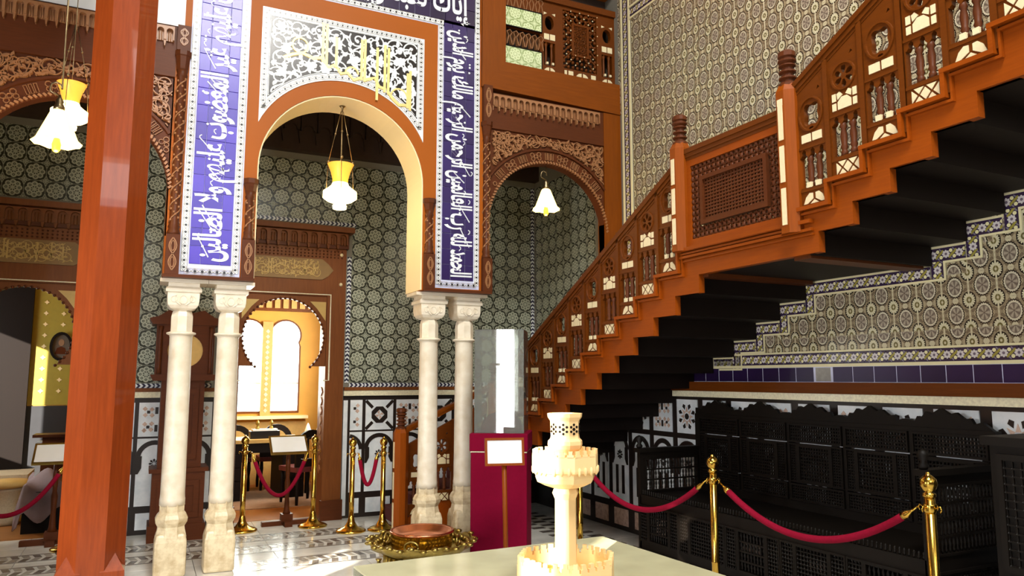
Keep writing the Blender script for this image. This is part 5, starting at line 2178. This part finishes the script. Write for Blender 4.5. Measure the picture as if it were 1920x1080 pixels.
# ------------------------------------------------------------------ brass brazier
bz = empty('brazier', (2.095, 5.945, 0), 0, 'round brass brazier with scalloped tray and copper pan before the columns', 'brazier')
b = MB()
n = 48
prof = [(.0, .17), (.25, .17), (.39, .235), (.425, .29)]
vs, fs = [], []
for j, (r, z) in enumerate(prof):
    for i in range(n):
        a = 2 * pi * i / n
        k = 1 + (.04 * cos(12 * a) if j > 1 else 0)
        vs.append((max(r, .001) * k * cos(a), max(r, .001) * k * sin(a), z + (.012 * cos(12 * a) if j == 3 else 0)))
for j in range(3):
    for i in range(n):
        i2 = (i + 1) % n
        fs.append((j * n + i, j * n + i2, (j + 1) * n + i2, (j + 1) * n + i))
b.add(vs, fs, True)
tr = b.build('scalloped_tray', 'brass_old', bz)
tr.modifiers.new('thick', 'SOLIDIFY').thickness = .008
q = MB()
for i in range(40):
    a = 2 * pi * i / 40
    q.ball((.375 * cos(a), .375 * sin(a), .262), .026, 6, 4, .8)
    q.ball((.335 * cos(a), .335 * sin(a), .232), .022, 6, 4, .8)
for i in range(30):
    a = 2 * pi * i / 30
    q.ball((.43 * cos(a), .43 * sin(a), .287 + .012 * cos(12 * a)), .030, 7, 5, .55)
q.build('embossed_lobe', 'brass_old', tr, kind='stuff')
dr_ = MB().lathe([(.30, 0), (.31, .02), (.285, .05), (.285, .17), (.26, .20)], (0, 0, 0), 36)
dd = dr_.build('drum', 'brass_old', bz)
q = MB()
for i in range(30):
    a = 2 * pi * i / 30
    q.tube([(.29 * cos(a), .29 * sin(a), .03), (.292 * cos(a), .292 * sin(a), .185)], .018, 6)
q.build('drum_flute', 'brass_old', dd, kind='stuff')
MB().lathe([(.22, .18), (.245, .24), (.25, .31), (.247, .345), (.255, .35)], (0, 0, 0), 40, cap=False).build('pan_wall', 'brass', bz)
MB().lathe([(.255, .345), (.262, .355), (.255, .366), (.235, .36), (.20, .325), (.13, .31), (.002, .307)], (0, 0, 0), 40, cap=False).build('copper_pan', 'copper', bz)
for k in range(4):
    a = radians(-125 + 90 * k)
    h = MB()
    P = lambda t: (.30 * cos(a) - .055 * sin(a) * cos(t), .30 * sin(a) + .055 * cos(a) * cos(t), .285 + .04 * sin(t))
    h.tube([P(2 * pi * i / 14) for i in range(15)], .009, 6)
    h.build('ring_handle', 'brass_old', bz)
    f = MB().lathe([(.03, 0), (.018, .03), (.026, .06), (.014, .1), (.03, .12)], (.36 * cos(a), .36 * sin(a), 0), 8)
    f.build('foot', 'brass_old', bz)


# ------------------------------------------------------------------ dark lattice bench
def lattice(b, F, u0, u1, v0, v1, s, w, n0, n1, beads=False):
    nu, nv = max(1, round((u1 - u0) / s)), max(1, round((v1 - v0) / s))
    for i in range(nu + 1):
        u = u0 + (u1 - u0) * i / nu
        b.fbox(F, u - w / 2, u + w / 2, v0, v1, n0, n1)
    for j in range(nv + 1):
        v = v0 + (v1 - v0) * j / nv
        b.fbox(F, u0, u1, v - w / 2, v + w / 2, n0 + .002, n1 + .003)
    if beads:
        for i in range(nu + 1):
            for j in range(nv + 1):
                u, v = u0 + (u1 - u0) * i / nu, v0 + (v1 - v0) * j / nv
                c = F(u, v, n1)
                r = w * .85
                vs = [(c[0] - r, c[1], c[2]), (c[0] + r, c[1], c[2]), (c[0], c[1] - r, c[2]), (c[0], c[1] + r, c[2]), (c[0], c[1], c[2] - r), (c[0], c[1], c[2] + r)]
                b.add(vs, [(0, 2, 5), (2, 1, 5), (1, 3, 5), (3, 0, 5), (2, 0, 4), (1, 2, 4), (3, 1, 4), (0, 3, 4)])
    return b


def framed(parent, name, F, u0, u1, v0, v1, s=.026, fw=.018, beads=True, spin=False):
    p = MB().prism(F, rect(u0, u1, v0, v1), -.02, .012, [rect(u0 + fw, u1 - fw, v0 + fw, v1 - fw)]).build(name, 'wood_black', parent)
    b = MB()
    if spin:
        n = max(2, round((u1 - u0) / .034))
        rows = max(1, round((v1 - v0) / .085))
        for i in range(n):
            u = u0 + fw + (u1 - u0 - 2 * fw) * (i + .5) / n
            for j in range(rows):
                a = v0 + fw + (v1 - v0 - 2 * fw) * j / rows
                h = (v1 - v0 - 2 * fw) / rows
                c = F(u, a, -.004)
                b.lathe([(.004, 0), (.008, h * .2), (.005, h * .35), (.011, h * .6), (.005, h * .85), (.005, h)], c, 6)
        for j in range(1, rows):
            a = v0 + fw + (v1 - v0 - 2 * fw) * j / rows
            b.fbox(F, u0, u1, a - .006, a + .006, -.014, .006)
    else:
        lattice(b, F, u0 + fw, u1 - fw, v0 + fw, v1 - fw, s, .009, -.014, -.002, beads)
    b.build('turned_lattice' if not spin else 'small_spindle', 'wood_black', p, kind='stuff')
    return p


be = empty('lattice_bench', (3.84, 2.75, 0), 0, 'long ebonised bench with turned lattice back and arms along the right wall', 'bench')
FBk = FX(.66)        # back panel plane, local: u along y 0..2.68
bp = MB().prism(FBk, rect(0, 2.68, .60, 1.27), -.06, 0, [rect(.04 + k * .52 + .0, .04 + k * .52 + .50, .66, 1.24) for k in range(5)]).build('back', 'wood_black', be)
for k in range(5):
    u = .045 + k * .52
    framed(bp, 'back_panel', FBk, u + .10, u + .41, .80, 1.09, .024, .022)
    framed(bp, 'back_panel', FBk, u, u + .10, .80, 1.09, .02, .010)
    framed(bp, 'back_panel', FBk, u + .41, u + .49, .80, 1.09, .02, .010)
    framed(bp, 'back_panel', FBk, u, u + .49, 1.10, 1.24, .022, .012)
    framed(bp, 'back_panel', FBk, u, u + .49, .665, .79, .022, .012)
cr = [(0, 1.26)]
R = random.Random(4)
for k in range(5):
    u = k * .52 + .08
    cr += [(u, 1.32), (u + .05, 1.305), (u + .07, 1.34), (u + .11, 1.335), (u + .16, 1.372), (u + .20, 1.36), (u + .26, 1.395), (u + .32, 1.36), (u + .36, 1.372), (u + .39, 1.335), (u + .42, 1.34), (u + .44, 1.305), (u + .48, 1.32)]
cr += [(2.68, 1.32), (2.68, 1.26)]
MB().prism(FBk, cr, -.04, -.01).build('crest', 'wood_black', bp)
MB().box(.02, .68, .03, 2.65, .52, .60).build('seat', 'wood_black', be)
sc_ = MB()
for i in range(88):
    sc_.lathe([(.004, 0), (.009, .012), (.005, .022), (.008, .032), (.003, .042)], (.03, .05 + i * .0295, .60), 5)
sc_.build('seat_gallery', 'wood_black', be, kind='stuff')
FF = FX(.02)
fp = MB().box(.02, .05, .02, 2.66, .16, .22).build('front_frame', 'wood_black', be)
for k in range(5):
    u = .03 + k * .525
    framed(fp, 'front_panel', FF, u, u + .12, .22, .52, .026, .012)
    framed(fp, 'front_panel', FF, u + .12, u + .40, .22, .52, .026, .018, spin=(k % 2 == 0))
    framed(fp, 'front_panel', FF, u + .40, u + .52, .22, .52, .026, .012)
MB().box(.0, .70, .0, 2.68, .03, .16).build('plinth_board', 'wood_black', be)
for (y, z1, lab) in ((0.0, 1.05, 'near'), (2.64, .95, 'far')):
    FY_ = FY(y)
    a = MB().prism(FY_, rect(.02, .68, .16, z1), -.04, 0, [rect(.06, .64, .62, z1 - .05), rect(.06, .64, .22, .54)]).build('arm', 'wood_black', be)
    framed(a, 'arm_panel', FY_, .06, .64, .62, z1 - .05, .03, .012, spin=True)
    framed(a, 'arm_panel', FY_, .06, .64, .22, .54, .026, .014)
    MB().box(.0, .70, y - .02, y + .06, z1, z1 + .035).build('arm_rest', 'wood_black', a)
    MB().lathe([(.02, 0), (.03, .02), (.015, .04), (.034, .075), (.024, .1), (.002, .11)], (.03, y + .02, z1 + .035), 10).build('knob', 'wood_black', a)
    for x in (.04, .66):
        MB().box(x - .03, x + .03, y - .01, y + .05, 0, .03).build('foot', 'wood_black', be)

# dark cabinet at the right edge
cb = empty('lattice_cabinet', (3.95, .9, 0), 0, 'tall dark lattice cabinet cut off by the right edge of the photo', 'cabinet')
MB().box(0, .60, 0, 1.55, .06, 1.24).build('body', 'wood_black', cb)
MB().box(-.03, .62, -.03, 1.58, 1.24, 1.285).build('top_board', 'wood_black', cb)
for (u0, u1) in ((.04, .76), (.79, 1.51)):
    framed(cb, 'front_panel', FX(-.012), u0, u1, .62, 1.2, .04, .03)
    framed(cb, 'front_panel', FX(-.012), u0, u1, .1, .58, .04, .03)
FE = lambda u, v, n: (u, 1.562 + n, v)
framed(cb, 'end_panel', FE, .04, .56, .1, 1.2, .045, .03)
for (x, y) in ((.04, .04), (.56, .04), (.04, 1.51), (.56, 1.51)):
    MB().box(x - .035, x + .035, y - .035, y + .035, 0, .06).build('foot', 'wood_black', cb)

# ------------------------------------------------------------------ tall clock behind the left columns
ck = empty('longcase_clock', (.36, 8.38, 0), 0, 'tall dark wooden longcase clock behind the left columns', 'clock')
FKK = FY(-.14)
MB().box(-.26, .26, -.16, .24, 0, .16).build('foot_board', 'wood_brown', ck)
b = MB().box(-.24, .24, -.14, .24, .16, .66)
k_ = b.build('base', 'wood_brown', ck)
MB().prism(FKK, rect(-.19, .19, .22, .58), 0, .015, [rect(-.14, .14, .27, .53)]).build('base_panel', 'wood_brown', k_)
MB().box(-.27, .27, -.16, .24, .66, .70).build('waist_moulding', 'wood_brown', ck)
MB().box(-.20, .20, -.10, .24, .70, 1.56).build('trunk', 'wood_brown', ck)
MB().prism(FY(-.10), rect(-.15, .15, .78, 1.48), 0, .015, [rect(-.10, .10, .84, 1.42)]).build('trunk_door', 'wood_brown', ck)
MB().prism(FY(-.17), [(-.28, 1.56), (.28, 1.56), (.31, 1.62), (-.31, 1.62)], -.40, 0).build('hood_moulding', 'wood_brown', ck)
hd = MB().prism(FY(-.15), rect(-.27, .27, 1.62, 2.12), -.38, 0, [circle(0, 1.86, .165, n=28)]).build('hood', 'wood_brown', ck)
MB().prism(FY(-.13), circle(0, 1.86, .17, n=32), -.02, 0).build('dial', 'tan_wall', hd)
hh = MB()
hh.bar(FY(-.135), (0, 1.86), (.05, 1.94), .012, 0, .004)
hh.bar(FY(-.135), (0, 1.86), (-.03, 1.74), .009, 0, .004)
hh.build('hand', 'black_iron', hd)
MB().prism(FY(-.17), [(-.31, 2.12), (.31, 2.12), (.34, 2.18), (.26, 2.20), (.16, 2.27), (.05, 2.24), (0, 2.30), (-.05, 2.24), (-.16, 2.27), (-.26, 2.20), (-.34, 2.18)], -.40, 0).build('cornice', 'wood_brown', ck)
for sx in (-1, 1):
    MB().lathe([(.022, 1.63), (.016, 1.7), (.02, 1.85), (.016, 2.04), (.024, 2.1)], (sx * .235, -.165, 0), 10).build('hood_column', 'wood_brown', hd)

# ------------------------------------------------------------------ study furniture
dk = empty('writing_desk', (1.43, 10.75, .0142), radians(4), 'dark writing desk with pale leather top before the study windows', 'desk')
MB().box(-.57, .57, -.35, .35, .726, .771).build('top', 'tan_wall', dk)
MB().box(-.55, .55, -.33, .33, .60, .726).build('apron', 'wood_dark', dk)
for sx in (-1, 1):
    p = MB().box(min(sx * .26, sx * .55), max(sx * .26, sx * .55), -.33, .33, .0, .60).build('pedestal', 'wood_dark', dk)
    for k in range(3):
        MB().box(min(sx * .28, sx * .53), max(sx * .28, sx * .53), -.345, -.33, .09 + k * .17, .24 + k * .17).build('drawer', 'wood_dark', p)
        MB().ball((sx * .43, -.35, .165 + k * .17), .012, 8, 5).build('knob', 'brass', p)
ik = empty('inkstand', (1.49, 10.62, .786), radians(4), 'dark bronze inkstand with two figures on the desk', 'inkstand')
MB().box(-.19, .19, -.07, .07, 0, .10).build('body', 'black_iron', ik)
MB().box(-.16, .16, -.06, .06, .10, .125).build('lid', 'paper', ik)
for sx in (-.09, .09):
    MB().lathe([(.03, .12), (.022, .15), (.012, .17), (.03, .19), (.02, .22), (.004, .25)], (sx, 0, 0), 10).build('figure', 'brass_old', ik)


def study_chair(x, y, rz, label, m='wood_dark'):
    c = empty('study_chair', (x, y, .0142), rz, label, 'chair')
    MB().box(-.22, .22, -.22, .22, .40, .46).build('seat', 'red_carpet', c)
    bk = MB().prism(FY(.2), [(-.22, .46), (.22, .46), (.22, .70)] + arc(0, .70, .22, 0, pi, 12) + [(-.22, .70)], 0, .04, [[(-.15, .56), (.15, .56), (.15, .69)] + arc(0, .69, .15, 0, pi, 10) + [(-.15, .69)]])
    bk.build('backrest', m, c)
    for sx in (-.19, .19):
        for sy in (-.19, .19):
            MB().lathe([(.018, 0), (.022, .1), (.016, .2), (.026, .3), (.022, .40)], (sx, sy, 0), 8).build('leg', m, c)
    return c


study_chair(1.20, 11.45, pi, 'round backed dark chair left behind the desk')
study_chair(1.75, 11.45, pi, 'round backed dark chair right behind the desk')
study_chair(1.90, 10.0, radians(200), 'dark chair with red seat by the doorway side of the desk')
cr_ = MB()
for k, x in enumerate((2.12, 2.28)):
    t = empty('upright_card', (x, 10.9, .0), 0, ('left' if k == 0 else 'right') + ' pointed white napkin on the small side table in the study', 'napkin')
    MB().lathe([(.05, .785), (.045, .85), (.02, .93), (.002, .96)], (0, 0, 0), 8).build('folded_cloth', 'paper', t)
sd_ = empty('side_table', (2.14, 10.9, .0142), 0, 'small dark side table right of the desk in the study', 'table')
MB().box(-.08, .3, -.2, .2, .73, .77).build('top', 'wood_dark', sd_)
for sx in (-.05, .27):
    for sy in (-.16, .16):
        MB().box(sx - .02, sx + .02, sy - .02, sy + .02, 0, .73).build('leg', 'wood_dark', sd_)
rg = MB().box(.35, 2.4, 9.75, 11.6, .0045, .014).build('rug', 'rug')
tag(rg, 'faded patterned rug on the study floor under the desk', 'rug')

# ------------------------------------------------------------------ left room furniture
pt = empty('oval_portrait', (-1.0, 11.44, 2.0), 0, 'dark oval framed portrait on the yellow patterned wall', 'picture')
F = FY(0)
MB().prism(F, circle(0, 0, .13, .19, 28), 0, .03, [circle(0, 0, .10, .155, 28)]).build('frame', 'wood_dark', pt)
MB().prism(F, circle(0, 0, .105, .16, 28), 0, .008).build('canvas', 'inlay_dark', pt)
MB().prism(F, circle(0, .05, .032, .045, 16), .008, .012).build('painted_face', 'rug', pt)
MB().prism(F, [(-.07, -.10), (-.045, -.02), (0, .0), (.045, -.02), (.07, -.10)], .008, .011).build('painted_shoulders', 'wood_brown', pt)
ch = empty('cloth_covered_chest', (-.80, 9.55, 0), 0, 'dark chest under a crumpled grey mauve cloth in the left room', 'chest')
MB().box(-.25, .30, -.3, .3, 0, .42).build('body', 'wood_black', ch)
MB().box(-.15, .20, .05, .30, .42, .95).build('upper_case', 'wood_brown', ch)
MB().box(-.20, -.15, .02, .28, .42, .90).build('side_panel', 'marble_panel', ch)
MB().box(-.24, .24, .0, .32, .95, .98).build('top_board', 'wood_brown', ch)
b = MB()
nx, ny = 22, 16
R = random.Random(2)
ph = [R.uniform(0, 6) for _ in range(6)]
vs = []
for i in range(nx + 1):
    for j in range(ny + 1):
        u, v = i / nx, j / ny
        x, y = -.32 + .68 * u, -.36 + .50 * v
        z = .45 + .07 * sin(7 * u + ph[0]) * sin(5 * v + ph[1]) + .05 * sin(13 * u + 4 * v + ph[2]) + .16 * v
        if x < -.25: z -= .30 * (-.25 - x) / .07
        if y < -.3: z -= .25 * (-.3 - y) / .06
        vs.append((x, y, max(.05, z)))
fs = [(i * (ny + 1) + j, (i + 1) * (ny + 1) + j, (i + 1) * (ny + 1) + j + 1, i * (ny + 1) + j + 1) for i in range(nx) for j in range(ny)]
b.add(vs, fs, True)
dc = b.build('draped_cloth', 'grey_cloth', ch)
dc.modifiers.new('thick', 'SOLIDIFY').thickness = .012
hs = empty('hooded_chair', (-1.30, 10.0, 0), 0, 'pale wicker hooded stool at the left edge of the left room', 'stool')
MB().lathe([(.16, 0), (.19, .04), (.14, .12), (.12, .25), (.17, .36), (.20, .40)], (0, 0, 0), 20).build('wicker_base', 'wicker', hs)
MB().lathe([(.21, .40), (.22, .44), (.20, .47), (.002, .475)], (0, 0, 0), 20).build('seat', 'tan_wall', hs)
bn = empty('window_bench', (-1.55, 11.1, 0), 0, 'long pale cushioned bench along the back of the left room', 'bench')
MB().box(-.7, .35, -.3, .36, 0, .34).build('base', 'wood_dark', bn)
MB().box(-.72, .36, -.32, .36, .34, .44).build('cushion', 'wicker', bn)
